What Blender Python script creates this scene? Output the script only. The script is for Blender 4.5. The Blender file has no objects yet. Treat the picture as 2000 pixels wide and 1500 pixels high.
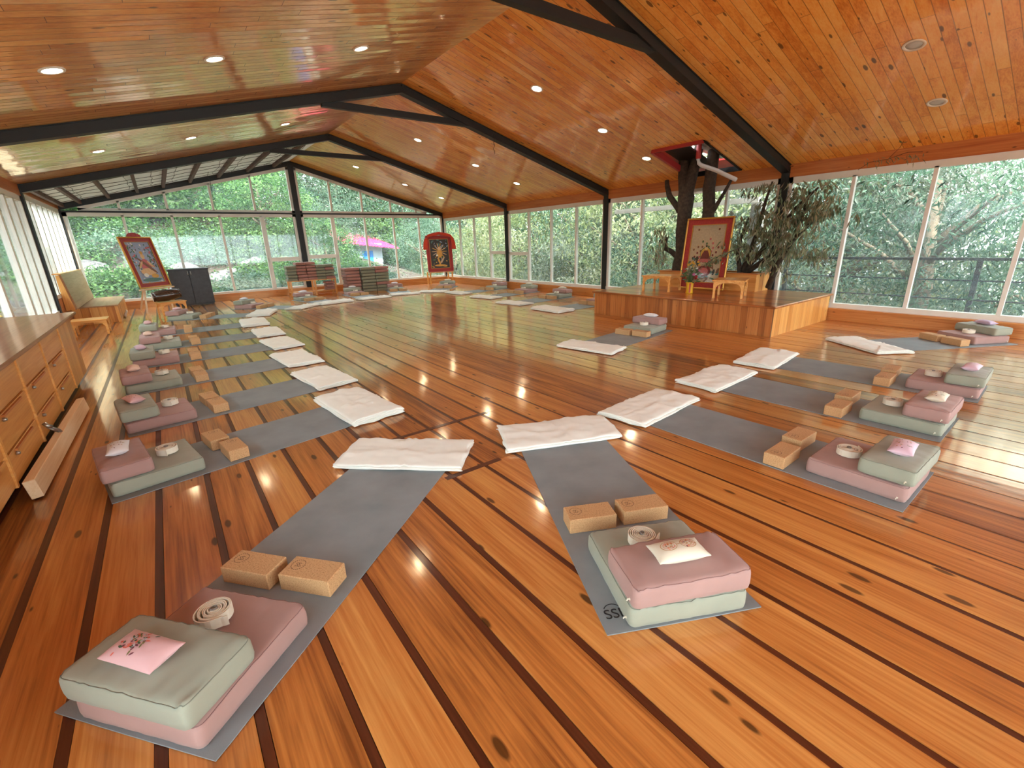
import bpy, math, random
from math import sin, cos, pi, radians, atan2, sqrt
from mathutils import Vector, Matrix, noise

SC = bpy.context.scene
COL = SC.collection
RND = random.Random(7)

# ------------------------------------------------------------------ camera
PITCH, YAW, ROLL, FPX, CAM_H = 0.3069, 0.6400, -0.0317, 877.76, 1.3424
def make_camera():
    f = Vector((sin(YAW)*cos(PITCH), cos(YAW)*cos(PITCH), -sin(PITCH)))
    rt = Vector((cos(YAW), -sin(YAW), 0)); up = rt.cross(f)
    r2 = rt*cos(ROLL)+up*sin(ROLL); u2 = -rt*sin(ROLL)+up*cos(ROLL)
    cd = bpy.data.cameras.new('camera'); cd.sensor_fit = 'HORIZONTAL'; cd.sensor_width = 36
    cd.lens = FPX*36/2000; cd.clip_start = 0.02; cd.clip_end = 400
    co = bpy.data.objects.new('camera', cd); COL.objects.link(co)
    m = Matrix((r2, u2, -f)).transposed().to_4x4(); m.translation = Vector((0, 0, CAM_H))
    co.matrix_world = m; SC.camera = co
make_camera()

# ------------------------------------------------------------------ world, sun, exposure
SC.view_settings.view_transform = 'Standard'; SC.view_settings.look = 'None'
SC.view_settings.exposure = 1.5; SC.view_settings.gamma = 1.0; SC.view_settings.use_curve_mapping = False
w = bpy.data.worlds.new('sky'); SC.world = w; w.use_nodes = True
bgn = w.node_tree.nodes['Background']; bgn.inputs[0].default_value = (0.86, 0.94, 1.0, 1); bgn.inputs[1].default_value = 3.6
sd = bpy.data.lights.new('sun', 'SUN'); sd.energy = 6.0; sd.angle = radians(3); sd.color = (1.0, 0.95, 0.82)
so = bpy.data.objects.new('sun', sd); COL.objects.link(so)
SUN_DIR = Vector((0.22, 0.70, -0.68))         # the way the light travels
so.rotation_euler = SUN_DIR.to_track_quat('-Z', 'Y').to_euler()
SC.cycles.max_bounces = 10; SC.cycles.diffuse_bounces = 5; SC.cycles.glossy_bounces = 4
SC.cycles.transmission_bounces = 6; SC.cycles.transparent_max_bounces = 16
SC.cycles.sample_clamp_indirect = 6.0
LAMP_W = 8.0                                  # each recessed downlight

# ------------------------------------------------------------------ materials
def lin(c):
    c = c/255.0
    return c/12.92 if c <= 0.04045 else ((c+0.055)/1.055)**2.4
def rgb(r, g, b): return (lin(r), lin(g), lin(b), 1.0)
class NT:
    def __init__(s, name):
        s.m = bpy.data.materials.new(name); s.m.use_nodes = True; s.t = s.m.node_tree
        s.b = s.t.nodes['Principled BSDF']; s.out = s.t.nodes['Material Output']
    def n(s, typ, **k):
        o = s.t.nodes.new(typ)
        for a, v in k.items(): setattr(o, a, v)
        return o
    def l(s, a, b): s.t.links.new(a, b)
    def val(s, sock, v):
        if hasattr(v, 'is_output') or isinstance(v, bpy.types.NodeSocket): s.l(v, sock)
        else: sock.default_value = v
    def math(s, op, a, b=0.0, c=0.0, clamp=False):
        o = s.n('ShaderNodeMath', operation=op); o.use_clamp = clamp
        s.val(o.inputs[0], a); s.val(o.inputs[1], b)
        if op in ('MULTIPLY_ADD', 'SMOOTH_MIN', 'COMPARE'): s.val(o.inputs[2], c)
        return o.outputs[0]
    def mix(s, f, a, b, mode='MIX'):
        o = s.n('ShaderNodeMix', data_type='RGBA', blend_type=mode)
        s.val(o.inputs[0], f); s.val(o.inputs[6], a); s.val(o.inputs[7], b); return o.outputs[2]
    def noise(s, vec, scale, detail=3, rough=0.5, dist=0.0):
        o = s.n('ShaderNodeTexNoise'); s.l(vec, o.inputs['Vector'])
        o.inputs['Scale'].default_value = scale; o.inputs['Detail'].default_value = detail
        o.inputs['Roughness'].default_value = rough; o.inputs['Distortion'].default_value = dist
        return o.outputs[0]
    def comb(s, x, y, z=0.0):
        o = s.n('ShaderNodeCombineXYZ'); s.val(o.inputs[0], x); s.val(o.inputs[1], y); s.val(o.inputs[2], z); return o.outputs[0]
    def ramp(s, f, stops):
        o = s.n('ShaderNodeValToRGB'); s.l(f, o.inputs[0]); e = o.color_ramp.elements
        while len(e) < len(stops): e.new(0.5)
        for i, (p, c) in enumerate(stops): e[i].position = p; e[i].color = c
        return o.outputs[0]
    def bump(s, h, strength=0.2, dist=0.01):
        o = s.n('ShaderNodeBump'); o.inputs['Strength'].default_value = strength; o.inputs['Distance'].default_value = dist
        s.l(h, o.inputs['Height']); s.l(o.outputs[0], s.b.inputs['Normal']); return o
    def set(s, **k):
        for a, v in k.items(): s.val(s.b.inputs[a.replace('_', ' ')], v)

def plain(name, col, rough=0.6, metal=0.0, var=0.0, scale=20, bump=0.0, coat=0.0, sheen=0.0, emit=None, estr=0.0):
    t = NT(name)
    if var or bump:
        tc = t.n('ShaderNodeTexCoord').outputs['Object']; f = t.noise(tc, scale, 4)
        a = tuple(max(0, x*(1-var)) for x in col[:3])+(1,); b = tuple(min(1, x*(1+var)) for x in col[:3])+(1,)
        t.l(t.ramp(f, [(0.3, a), (0.7, b)]), t.b.inputs['Base Color'])
        if bump: t.bump(f, bump, 0.004)
    else: t.b.inputs['Base Color'].default_value = col
    t.set(Roughness=rough, Metallic=metal, Coat_Weight=coat, Sheen_Weight=sheen)
    t.b.inputs['Coat Roughness'].default_value = 0.12
    if emit: t.b.inputs['Emission Color'].default_value = emit; t.b.inputs['Emission Strength'].default_value = estr
    return t.m

def wood(name, tones, grain='Y', across='X', pitch=None, groove=0.05, gcol=None, rough=0.3, coat=0.5, knots=0.5,
         pid=False, gscale=1.0, bump=0.15, coat_rough=0.1, butt=None, wave=0.0, varb=0.28, tint=(1, .86, .66, 1)):
    """tones: dark, mid, light. pitch: board width for procedural boards; pid: boards come from the mesh attribute."""
    t = NT(name); tc = t.n('ShaderNodeTexCoord').outputs['Object']
    sp = t.n('ShaderNodeSeparateXYZ'); t.l(tc, sp.inputs[0]); ax = {'X': 0, 'Y': 1, 'Z': 2}
    u = sp.outputs[ax[grain]]; v = sp.outputs[ax[across]]
    rest = [k for k in 'XYZ' if k not in (grain, across)][0]; r = sp.outputs[ax[rest]]
    if pid:
        at = t.n('ShaderNodeAttribute', attribute_name='pid'); idv = at.outputs['Fac']
    elif pitch:
        vs = t.math('DIVIDE', v, pitch); idv = t.math('FLOOR', vs)
        if butt:
            wn0 = t.n('ShaderNodeTexWhiteNoise', noise_dimensions='1D'); t.l(idv, wn0.inputs['W'])
            us = t.math('ADD', t.math('DIVIDE', u, butt), wn0.outputs['Value']); bid = t.math('FLOOR', us)
            idv = t.math('ADD', idv, t.math('MULTIPLY', bid, 17.31))
    else: idv = t.math('ADD', 0.0, 3.0)
    wn = t.n('ShaderNodeTexWhiteNoise', noise_dimensions='1D'); t.l(idv, wn.inputs['W']); rv = wn.outputs['Value']
    off = t.math('MULTIPLY', rv, 37.0)
    gv = t.comb(t.math('ADD', t.math('MULTIPLY', u, 0.55*gscale), off), t.math('MULTIPLY', v, 9.0*gscale), t.math('ADD', t.math('MULTIPLY', r, 9.0*gscale), off))
    g1 = t.noise(gv, 1.6, 5, 0.6, 0.8)
    gv2 = t.comb(t.math('ADD', t.math('MULTIPLY', u, 1.6*gscale), off), t.math('MULTIPLY', v, 60.0*gscale), t.math('MULTIPLY', r, 60.0*gscale))
    g2 = t.noise(gv2, 1.5, 3, 0.5)
    f = t.math('ADD', t.math('MULTIPLY', g1, 0.62), t.math('MULTIPLY', g2, 0.38))
    f = t.math('ADD', f, t.math('MULTIPLY', t.math('SUBTRACT', rv, 0.5), varb))
    col = t.ramp(f, [(0.30, tones[0]), (0.5, tones[1]), (0.72, tones[2])])
    if knots:
        vo = t.n('ShaderNodeTexVoronoi', feature='F1', voronoi_dimensions='2D'); vo.inputs['Scale'].default_value = 1.0
        kv = t.comb(t.math('ADD', t.math('MULTIPLY', u, 2.2), off), t.math('MULTIPLY', v, 6.5), t.math('MULTIPLY', r, 3.0)); t.l(kv, vo.inputs['Vector'])
        wk = t.n('ShaderNodeTexWhiteNoise', noise_dimensions='3D'); t.l(vo.outputs['Position'], wk.inputs['Vector'])
        thr = t.math('MULTIPLY', t.math('SUBTRACT', wk.outputs['Value'], 1.0-knots), 0.19)
        kn = t.math('SUBTRACT', thr, vo.outputs['Distance']); kf = t.math('MULTIPLY', kn, 26.0, clamp=True)
        kd = tuple(x*0.12 for x in tones[0][:3])+(1,)
        col = t.mix(t.math('MULTIPLY', kf, 0.85), col, kd)
    h = t.math('MULTIPLY', g1, 0.35)
    if pitch and not pid:
        fr = t.math('FRACT', vs); d = t.math('MINIMUM', fr, t.math('SUBTRACT', 1.0, fr))
        gm = t.math('SUBTRACT', 1.0, t.math('DIVIDE', d, groove, clamp=True), clamp=True)
        if butt:
            fb = t.math('FRACT', us); db = t.math('MINIMUM', fb, t.math('SUBTRACT', 1.0, fb))
            gb = t.math('LESS_THAN', db, 0.0016/butt*1.4); gm = t.math('MAXIMUM', gm, gb)
        col = t.mix(t.math('MULTIPLY', gm, 0.9), col, gcol or tuple(x*0.22 for x in tones[0][:3])+(1,))
        h = t.math('SUBTRACT', h, t.math('MULTIPLY', gm, 2.0))
    if pitch and not pid:
        h = t.math('ADD', h, t.math('MULTIPLY', t.math('MULTIPLY', t.math('SUBTRACT', fr, 0.5), t.math('SUBTRACT', rv, 0.5)), 5.0))
    if wave:   # boards are slightly cupped, which breaks up reflections
        wv = t.noise(t.comb(t.math('MULTIPLY', u, 1.2), t.math('MULTIPLY', v, 7.0), off), 1.0, 2, 0.5)
        h = t.math('ADD', h, t.math('MULTIPLY', wv, wave))
    t.l(col, t.b.inputs['Base Color'])
    bn = t.bump(h, bump, 0.004)
    t.set(Roughness=max(rough, .4)); t.b.inputs['Specular IOR Level'].default_value = .3
    if coat:   # varnish film; golden cast of the reflections is put into its tint
        gl = t.n('ShaderNodeBsdfGlossy'); gl.inputs['Roughness'].default_value = coat_rough+.03; gl.inputs[0].default_value = tint
        t.l(bn.outputs[0], gl.inputs['Normal'])
        lw_ = t.n('ShaderNodeLayerWeight'); lw_.inputs[0].default_value = .5; t.l(bn.outputs[0], lw_.inputs['Normal'])
        fz = t.math('MULTIPLY_ADD', t.math('POWER', lw_.outputs['Facing'], 4.0), coat*.75, coat*.05)
        mx = t.n('ShaderNodeMixShader'); t.l(fz, mx.inputs[0]); t.l(t.b.outputs[0], mx.inputs[1]); t.l(gl.outputs[0], mx.inputs[2]); t.l(mx.outputs[0], t.out.inputs['Surface'])
    return t.m

FL = (rgb(120, 66, 28), rgb(186, 116, 54), rgb(216, 154, 84))
CE = (rgb(214, 126, 44), rgb(244, 168, 74), rgb(252, 196, 106))
PN = (rgb(176, 104, 44), rgb(214, 146, 72), rgb(232, 176, 104))
M = {}
M['floor'] = wood('varnished_floor_boards', FL, 'Y', 'X', pid=True, rough=0.4, coat=1.15, knots=0.6, bump=0.16, coat_rough=0.08, wave=2.4, varb=0.24, tint=(1, .84, .60, 1))
M['filler'] = wood('dark_seam_strip', (rgb(48, 20, 10), rgb(74, 34, 18), rgb(96, 48, 26)), 'Y', 'X', rough=0.4, coat=0.4, knots=0, bump=0.1)
M['ceil_r'] = wood('ceiling_pine_boards', CE, 'X', 'Y', pitch=0.098, groove=0.05, rough=0.4, coat=1.0, knots=0.75, butt=1.9, wave=2.4, bump=0.16, coat_rough=0.05, varb=0.25)
M['ceil_l'] = wood('ceiling_pine_boards_worn', (rgb(206, 122, 50), rgb(238, 166, 84), rgb(248, 192, 116)), 'X', 'Y', pitch=0.098, groove=0.05, rough=0.4, coat=1.2, knots=0.6, butt=1.6, wave=2.4, bump=0.16, coat_rough=0.05, varb=0.25)
M['beam'] = wood('varnished_beam_wood', (rgb(136, 68, 28), rgb(180, 102, 50), rgb(202, 128, 68)), 'Y', 'Z', rough=0.35, coat=0.4, knots=0.35)
M['beamx'] = wood('varnished_beam_wood_cross', (rgb(120, 58, 26), rgb(160, 88, 44), rgb(186, 112, 60)), 'X', 'Z', rough=0.35, coat=0.4, knots=0.35)
M['sill'] = wood('sill_wood', (rgb(150, 84, 36), rgb(190, 116, 54), rgb(212, 144, 80)), 'Y', 'Z', rough=0.3, coat=0.5, knots=0.4)
M['sillx'] = wood('sill_wood_cross', (rgb(150, 84, 36), rgb(190, 116, 54), rgb(212, 144, 80)), 'X', 'Z', rough=0.3, coat=0.5, knots=0.4)
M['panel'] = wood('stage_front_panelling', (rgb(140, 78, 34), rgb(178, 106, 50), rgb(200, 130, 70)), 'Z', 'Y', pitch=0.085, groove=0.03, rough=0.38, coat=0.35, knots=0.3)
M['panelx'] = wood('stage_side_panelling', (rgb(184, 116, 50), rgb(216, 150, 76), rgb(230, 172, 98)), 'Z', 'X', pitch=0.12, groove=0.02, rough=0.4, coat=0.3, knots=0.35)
M['stagetop'] = wood('stage_top_boards', (rgb(132, 70, 32), rgb(172, 100, 48), rgb(196, 126, 66)), 'Y', 'X', pitch=0.16, groove=0.02, rough=0.22, coat=0.8, knots=0.25)
M['cab'] = wood('cabinet_wood', (rgb(160, 96, 40), rgb(200, 132, 62), rgb(220, 156, 86)), 'Y', 'Z', rough=0.35, coat=0.4, knots=0.2)
M['cabend'] = wood('cabinet_upright_boards', (rgb(170, 108, 50), rgb(206, 142, 72), rgb(224, 164, 94)), 'Z', 'Y', pitch=0.14, groove=0.02, rough=0.35, coat=0.4, knots=0.2)
M['cabtop'] = wood('cabinet_top_wood', (rgb(110, 66, 40), rgb(140, 88, 56), rgb(160, 108, 74)), 'Y', 'X', rough=0.3, coat=0.5, knots=0.1, coat_rough=0.1)
M['light'] = wood('pale_pine', PN, 'X', 'Y', rough=0.4, coat=0.3, knots=0.15)
M['lightz'] = wood('pale_pine_upright', PN, 'Z', 'X', pitch=0.13, groove=0.02, rough=0.4, coat=0.3, knots=0.25)
M['pale'] = wood('unfinished_timber', (rgb(210, 170, 124), rgb(230, 196, 152), rgb(240, 214, 178)), 'Y', 'X', rough=0.6, coat=0.0, knots=0.0)
M['easel'] = wood('easel_wood', (rgb(190, 150, 110), rgb(214, 180, 142), rgb(226, 200, 166)), 'Z', 'X', rough=0.5, coat=0.1, knots=0)
M['steel'] = plain('black_painted_steel', rgb(20, 23, 24), 0.55, 0.0, 0.15, 8)
M['white'] = plain('white_window_paint', rgb(226, 222, 212), 0.4, 0, 0.04, 6)
M['mat'] = None
t = NT('grey_yoga_mat_rubber'); tc = t.n('ShaderNodeTexCoord').outputs['Object']
f1 = t.noise(tc, 4.0, 4); vo = t.n('ShaderNodeTexVoronoi'); vo.inputs['Scale'].default_value = 260; t.l(tc, vo.inputs['Vector'])
t.l(t.ramp(f1, [(0.3, rgb(122, 130, 134)), (0.7, rgb(140, 148, 152))]), t.b.inputs['Base Color']); t.bump(vo.outputs['Distance'], 0.25, 0.001); t.set(Roughness=0.62)
M['mat'] = t.m
def cloth(name, col, var=0.06, weave=700, bump=0.12, rough=0.85):
    t = NT(name); tc = t.n('ShaderNodeTexCoord').outputs['Object']
    f1 = t.noise(tc, 7.0, 3); f2 = t.noise(tc, weave, 2)
    a = tuple(x*(1-var) for x in col[:3])+(1,); b = tuple(min(1, x*(1+var)) for x in col[:3])+(1,)
    t.l(t.ramp(t.math('ADD', t.math('MULTIPLY', f1, 0.7), t.math('MULTIPLY', f2, 0.3)), [(0.3, a), (0.7, b)]), t.b.inputs['Base Color'])
    t.bump(f2, bump, 0.001); t.set(Roughness=rough, Sheen_Weight=0.15); return t.m
M['sage'] = cloth('sage_green_canvas', rgb(150, 154, 138)); M['rose'] = cloth('dusty_pink_canvas', rgb(166, 132, 126))
M['sage_seam'] = cloth('sage_seam_thread', rgb(122, 126, 112)); M['rose_seam'] = cloth('pink_seam_thread', rgb(142, 108, 104))
M['cream'] = cloth('cream_cotton_blanket', rgb(236, 238, 230), 0.03, 300, 0.2)
M['strap'] = cloth('cream_cotton_webbing', rgb(226, 218, 200), 0.05, 500, 0.3)
for k, c in dict(p_pink=(214, 172, 174), p_cream=(214, 206, 186), p_lilac=(214, 184, 200), p_white=(226, 226, 230), p_peach=(224, 190, 170), p_purple=(186, 164, 190)).items(): M[k] = cloth('eye_pillow_'+k, rgb(*c), 0.03, 900, 0.05, 0.6)
t = NT('cork'); tc = t.n('ShaderNodeTexCoord').outputs['Object']
f1 = t.noise(tc, 160, 3, 0.7); f2 = t.noise(tc, 420, 2, 0.8)
t.l(t.ramp(t.math('ADD', t.math('MULTIPLY', f1, .5), t.math('MULTIPLY', f2, .5)), [(0.34, rgb(120, 82, 48)), (0.47, rgb(192, 150, 104)), (0.7, rgb(214, 176, 130))]), t.b.inputs['Base Color']); t.bump(f2, 0.3, 0.001); t.set(Roughness=0.8)
M['cork'] = t.m
M['ink'] = plain('stamp_ink', rgb(70, 48, 34), 0.8); M['matink'] = plain('mat_logo_print', rgb(28, 28, 32), 0.6)
M['gold'] = plain('gilded_moulding', rgb(190, 140, 62), 0.35, 0.6); M['red'] = plain('red_brocade_mount', rgb(150, 34, 26), 0.55, 0, 0.25, 60)
M['redpaint'] = plain('red_painted_metal', rgb(168, 48, 46), 0.5); M['pinkroof'] = plain('pink_corrugated_roof', rgb(220, 60, 116), 0.5, 0, 0.08, 3)
M['dark'] = plain('black_stained_cupboard', rgb(44, 42, 46), 0.45, 0, 0.35, 14); M['metal'] = plain('brushed_metal', rgb(160, 158, 152), 0.3, 0.9)
M['bark'] = plain('tree_bark', rgb(62, 50, 40), 0.9, 0, 0.45, 22, 0.9); M['barkout'] = plain('outdoor_bark', rgb(96, 84, 70), 0.9, 0, 0.35, 9, 0.7)
M['drum'] = plain('dark_drum_lacquer', rgb(54, 32, 20), 0.25, 0, 0.4, 10, coat=0.6); M['skin_drum'] = plain('drum_skin', rgb(214, 208, 196), 0.6)
M['pvc'] = plain('white_plastic_pipe', rgb(206, 206, 204), 0.4); M['wirem'] = plain('thin_dark_wire', rgb(50, 40, 34), 0.6)
M['foil'] = plain('crumpled_silver_insulation', rgb(190, 188, 176), 0.35, 0.5, 0.3, 14, 1.0); M['insul'] = plain('white_roof_insulation', rgb(226, 230, 228), 0.5, 0, 0.08, 5, 0.4)
t = NT('translucent_roof_sheet'); tl = t.n('ShaderNodeBsdfTranslucent'); tl.inputs[0].default_value = rgb(226, 228, 222); mx = t.n('ShaderNodeMixShader'); mx.inputs[0].default_value = .10; t.b.inputs['Base Color'].default_value = rgb(214, 216, 210)
t.l(t.b.outputs[0], mx.inputs[1]); t.l(tl.outputs[0], mx.inputs[2]); t.l(mx.outputs[0], t.out.inputs['Surface']); M['insul'] = t.m
M['purlin'] = plain('brown_painted_purlin', rgb(84, 46, 34), 0.6, 0, 0.1, 10)
M['rail'] = plain('dark_railing_paint', rgb(44, 50, 58), 0.4, 0.3); M['hutwall'] = plain('pale_blue_plaster', rgb(190, 205, 214), 0.8, 0, 0.06, 4)
M['blue'] = plain('bright_blue_door_paint', rgb(36, 128, 214), 0.5); M['concrete'] = plain('weathered_concrete', rgb(150, 148, 142), 0.85, 0, 0.2, 4, 0.4)
M['rock'] = plain('grey_rock', rgb(92, 88, 90), 0.9, 0, 0.6, 3, 1.0); M['yellow'] = plain('yellow_glazed_ceramic', rgb(226, 176, 44), 0.3); M['vred'] = plain('red_glazed_ceramic', rgb(176, 42, 30), 0.3)
M['f_red'] = plain('red_petals', rgb(190, 28, 40), 0.6); M['f_pink'] = plain('pink_petals', rgb(214, 120, 170), 0.6); M['f_yel'] = plain('yellow_petals', rgb(224, 170, 50), 0.6); M['f_whi'] = plain('white_petals', rgb(220, 220, 215), 0.6)
M['drape'] = cloth('orange_red_drape', rgb(212, 72, 44), 0.12, 300, 0.2)
M['soil'] = plain('dark_soil', rgb(50, 38, 30), 0.95, 0, 0.4, 20, 0.8)
M['tray'] = plain('white_paper', rgb(226, 224, 216), 0.7)
for k, c in dict(a_sky=(150, 160, 186), a_flesh=(214, 170, 120), a_gold=(206, 150, 60), a_teal=(70, 110, 104), a_dark=(46, 38, 34), a_rose=(190, 90, 90), a_cream=(186, 158, 130), a_green=(70, 96, 54), a_brown=(120, 72, 44), a_white=(226, 220, 206), a_maroon=(112, 26, 30)).items(): M[k] = plain('pigment_'+k[2:], rgb(*c), 0.45, 0, 0.12, 40)

def glass_mat(name, dust=0.05, tint=(0.97, 1, 0.99, 1)):  # milky haze over the outdoor view, mixed into the pane as translucency
    t = NT(name); tr = t.n('ShaderNodeBsdfTransparent'); tr.inputs[0].default_value = tint
    gl = t.n('ShaderNodeBsdfGlossy'); gl.inputs['Roughness'].default_value = 0.03
    df = t.n('ShaderNodeBsdfTranslucent'); df.inputs[0].default_value = (0.8, 0.9, 0.92, 1)
    lw_ = t.n('ShaderNodeLayerWeight'); lw_.inputs[0].default_value = 0.5
    fz = t.math('MULTIPLY_ADD', t.math('POWER', lw_.outputs['Facing'], 5.0), 0.75, 0.03)
    m1 = t.n('ShaderNodeMixShader'); m1.inputs[0].default_value = dust; t.l(tr.outputs[0], m1.inputs[1]); t.l(df.outputs[0], m1.inputs[2])
    m2 = t.n('ShaderNodeMixShader'); t.l(fz, m2.inputs[0]); t.l(m1.outputs[0], m2.inputs[1]); t.l(gl.outputs[0], m2.inputs[2])
    t.l(m2.outputs[0], t.out.inputs['Surface']); return t.m
M['glass'] = glass_mat('window_glass', 0.05); M['glass_hazy'] = glass_mat('hazy_window_glass', 0.03); M['picglass'] = glass_mat('picture_glass', 0.0)

def leaf_mat(name, cols, trans=0.45, rough=0.5):
    t = NT(name); at = t.n('ShaderNodeAttribute', attribute_name='tone')
    n_ = len(cols); c = t.ramp(at.outputs['Fac'], [(i/(n_-1), rgb(*x)) for i, x in enumerate(cols)])
    t.l(c, t.b.inputs['Base Color']); t.set(Roughness=rough)
    tl = t.n('ShaderNodeBsdfTranslucent'); t.l(c, tl.inputs[0]); mx = t.n('ShaderNodeMixShader'); mx.inputs[0].default_value = trans
    t.l(t.b.outputs[0], mx.inputs[1]); t.l(tl.outputs[0], mx.inputs[2]); t.l(mx.outputs[0], t.out.inputs['Surface']); return t.m
M['leaf_in'] = leaf_mat('indoor_leaves', [(84, 96, 72), (122, 132, 96), (158, 154, 122), (132, 112, 88)], 0.35)
M['leaf_a'] = leaf_mat('leaves_yellow_green', [(88, 108, 71), (127, 140, 91), (156, 162, 121), (176, 176, 152)], 0.5)
M['leaf_b'] = leaf_mat('leaves_blue_green', [(34, 62, 48), (66, 100, 78), (106, 136, 110), (156, 176, 150)], 0.5)
M['leaf_c'] = leaf_mat('leaves_fresh_green', [(28, 56, 34), (56, 94, 48), (92, 132, 68), (148, 178, 114)], 0.5)
M['leaf_d'] = leaf_mat('leaves_grey_green', [(76, 90, 79), (103, 116, 100), (134, 142, 124), (162, 165, 153)], 0.45)
t = NT('leaf_litter_ground'); tc = t.n('ShaderNodeTexCoord').outputs['Object']
f1 = t.noise(tc, 1.6, 8, 0.75); t.l(t.ramp(f1, [(0.3, rgb(40, 34, 32)), (0.45, rgb(70, 60, 54)), (0.56, rgb(96, 84, 74)), (0.64, rgb(64, 88, 50)), (0.75, rgb(120, 114, 112))]), t.b.inputs['Base Color']); t.bump(t.noise(tc, 9, 6, 0.8), 0.9, 0.1); t.set(Roughness=0.95)
M['ground'] = t.m
t = NT('downlight_lens'); t.b.inputs['Emission Color'].default_value = (1, 0.9, 0.72, 1); t.b.inputs['Emission Strength'].default_value = 14; M['lens'] = t.m
M['lens_off'] = plain('unlit_lens', rgb(190, 192, 186), 0.25); M['ring'] = plain('white_lamp_ring', rgb(226, 220, 206), 0.5)

# ------------------------------------------------------------------ mesh building
class MB:
    def __init__(s): s.v = []; s.f = []; s.mi = []; s.sm = []; s.at = []
    def add(s, vs, fs, mi=0, smooth=False, at=0.0):
        o = len(s.v); s.v += [tuple(x) for x in vs]
        for f in fs: s.f.append([i+o for i in f]); s.mi.append(mi); s.sm.append(smooth); s.at.append(at)
        return s
    def box(s, x0, x1, y0, y1, z0, z1, mi=0, at=0.0):
        vs = [(x, y, z) for z in (z0, z1) for y in (y0, y1) for x in (x0, x1)]
        return s.add(vs, [(0, 2, 3, 1), (4, 5, 7, 6), (0, 1, 5, 4), (2, 6, 7, 3), (0, 4, 6, 2), (1, 3, 7, 5)], mi, False, at)
    def bbox(s, x0, x1, y0, y1, z0, z1, b=0.004, mi=0):
        """box with chamfered edges"""
        vs = []; fs = []
        cx, cy, cz = (x0+x1)/2, (y0+y1)/2, (z0+z1)/2; h = ((x1-x0)/2, (y1-y0)/2, (z1-z0)/2); b = min(b, min(h)*0.9)
        idx = {}
        for sx in (-1, 1):
            for sy in (-1, 1):
                for sz in (-1, 1):
                    for a in range(3):
                        p = [h[0]-b, h[1]-b, h[2]-b]; p[a] = h[a]
                        idx[(sx, sy, sz, a)] = len(vs); vs.append((cx+sx*p[0], cy+sy*p[1], cz+sz*p[2]))
        def q(k): return [idx[i] for i in k]
        S = (-1, 1)
        for sg in S:
            fs.append(q([(sg, -1, -1, 0), (sg, 1, -1, 0), (sg, 1, 1, 0), (sg, -1, 1, 0)]))
            fs.append(q([(-1, sg, -1, 1), (1, sg, -1, 1), (1, sg, 1, 1), (-1, sg, 1, 1)]))
            fs.append(q([(-1, -1, sg, 2), (1, -1, sg, 2), (1, 1, sg, 2), (-1, 1, sg, 2)]))
        for a in S:
            for c in S:
                fs.append(q([(a, c, -1, 0), (a, c, 1, 0), (a, c, 1, 1), (a, c, -1, 1)]))
                fs.append(q([(a, -1, c, 0), (a, 1, c, 0), (a, 1, c, 2), (a, -1, c, 2)]))
                fs.append(q([(-1, a, c, 1), (1, a, c, 1), (1, a, c, 2), (-1, a, c, 2)]))
                for d in S: fs.append(q([(a, c, d, 0), (a, c, d, 1), (a, c, d, 2)]))
        return s.add(vs, fs, mi)
    def beam(s, a, b, w, h, up=(0, 0, 1), mi=0):
        """bar from a to b, w wide, h deep along up"""
        a, b = Vector(a), Vector(b); d = (b-a).normalized(); up = Vector(up); sd_ = d.cross(up).normalized(); u = sd_.cross(d).normalized()
        vs = [p+sd_*(sx*w/2)+u*(sz*h/2) for p in (a, b) for sx, sz in ((-1, -1), (1, -1), (1, 1), (-1, 1))]
        return s.add(vs, [(0, 1, 2, 3), (7, 6, 5, 4), (0, 4, 5, 1), (1, 5, 6, 2), (2, 6, 7, 3), (3, 7, 4, 0)], mi)
    def tube(s, pts, rad, n=8, mi=0, rough=0.0, caps=True, seed=0):
        pts = [Vector(p) for p in pts]; rs = rad if isinstance(rad, (list, tuple)) else [rad]*len(pts)
        vs = []; fs = []; ref = Vector((0.3, 0.2, 1)).normalized()
        for i, p in enumerate(pts):
            d = (pts[min(i+1, len(pts)-1)]-pts[max(i-1, 0)]).normalized()
            if abs(d.dot(ref)) > 0.97: rr = Vector((1, 0, 0))
            else: rr = ref
            a = d.cross(rr).normalized(); b = d.cross(a)
            for k in range(n):
                th = 2*pi*k/n; r = rs[i]
                if rough: r *= 1+rough*noise.noise(Vector((cos(th)*1.5+seed, sin(th)*1.5, i*0.5)))
                vs.append(p+a*(cos(th)*r)+b*(sin(th)*r))
        m = len(pts)
        for i in range(m-1):
            for k in range(n): fs.append((i*n+k, i*n+(k+1) % n, (i+1)*n+(k+1) % n, (i+1)*n+k))
        if caps: fs.append(tuple(range(n-1, -1, -1))); fs.append(tuple((m-1)*n+k for k in range(n)))
        return s.add(vs, fs, mi, True)
    def lathe(s, prof, n=24, mi=0, mat=None, smooth=True):
        """prof: (r, z); revolved about z"""
        vs = []; fs = []
        for r, z in prof:
            for k in range(n): vs.append(Vector((r*cos(2*pi*k/n), r*sin(2*pi*k/n), z)))
        for i in range(len(prof)-1):
            for k in range(n): fs.append((i*n+k, i*n+(k+1) % n, (i+1)*n+(k+1) % n, (i+1)*n+k))
        fs.append(tuple(range(n-1, -1, -1))); fs.append(tuple((len(prof)-1)*n+k for k in range(n)))
        if mat: vs = [mat @ v for v in vs]
        return s.add(vs, fs, mi, smooth)
    def poly(s, pts, mi=0): return s.add(pts, [tuple(range(len(pts)))], mi)
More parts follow.
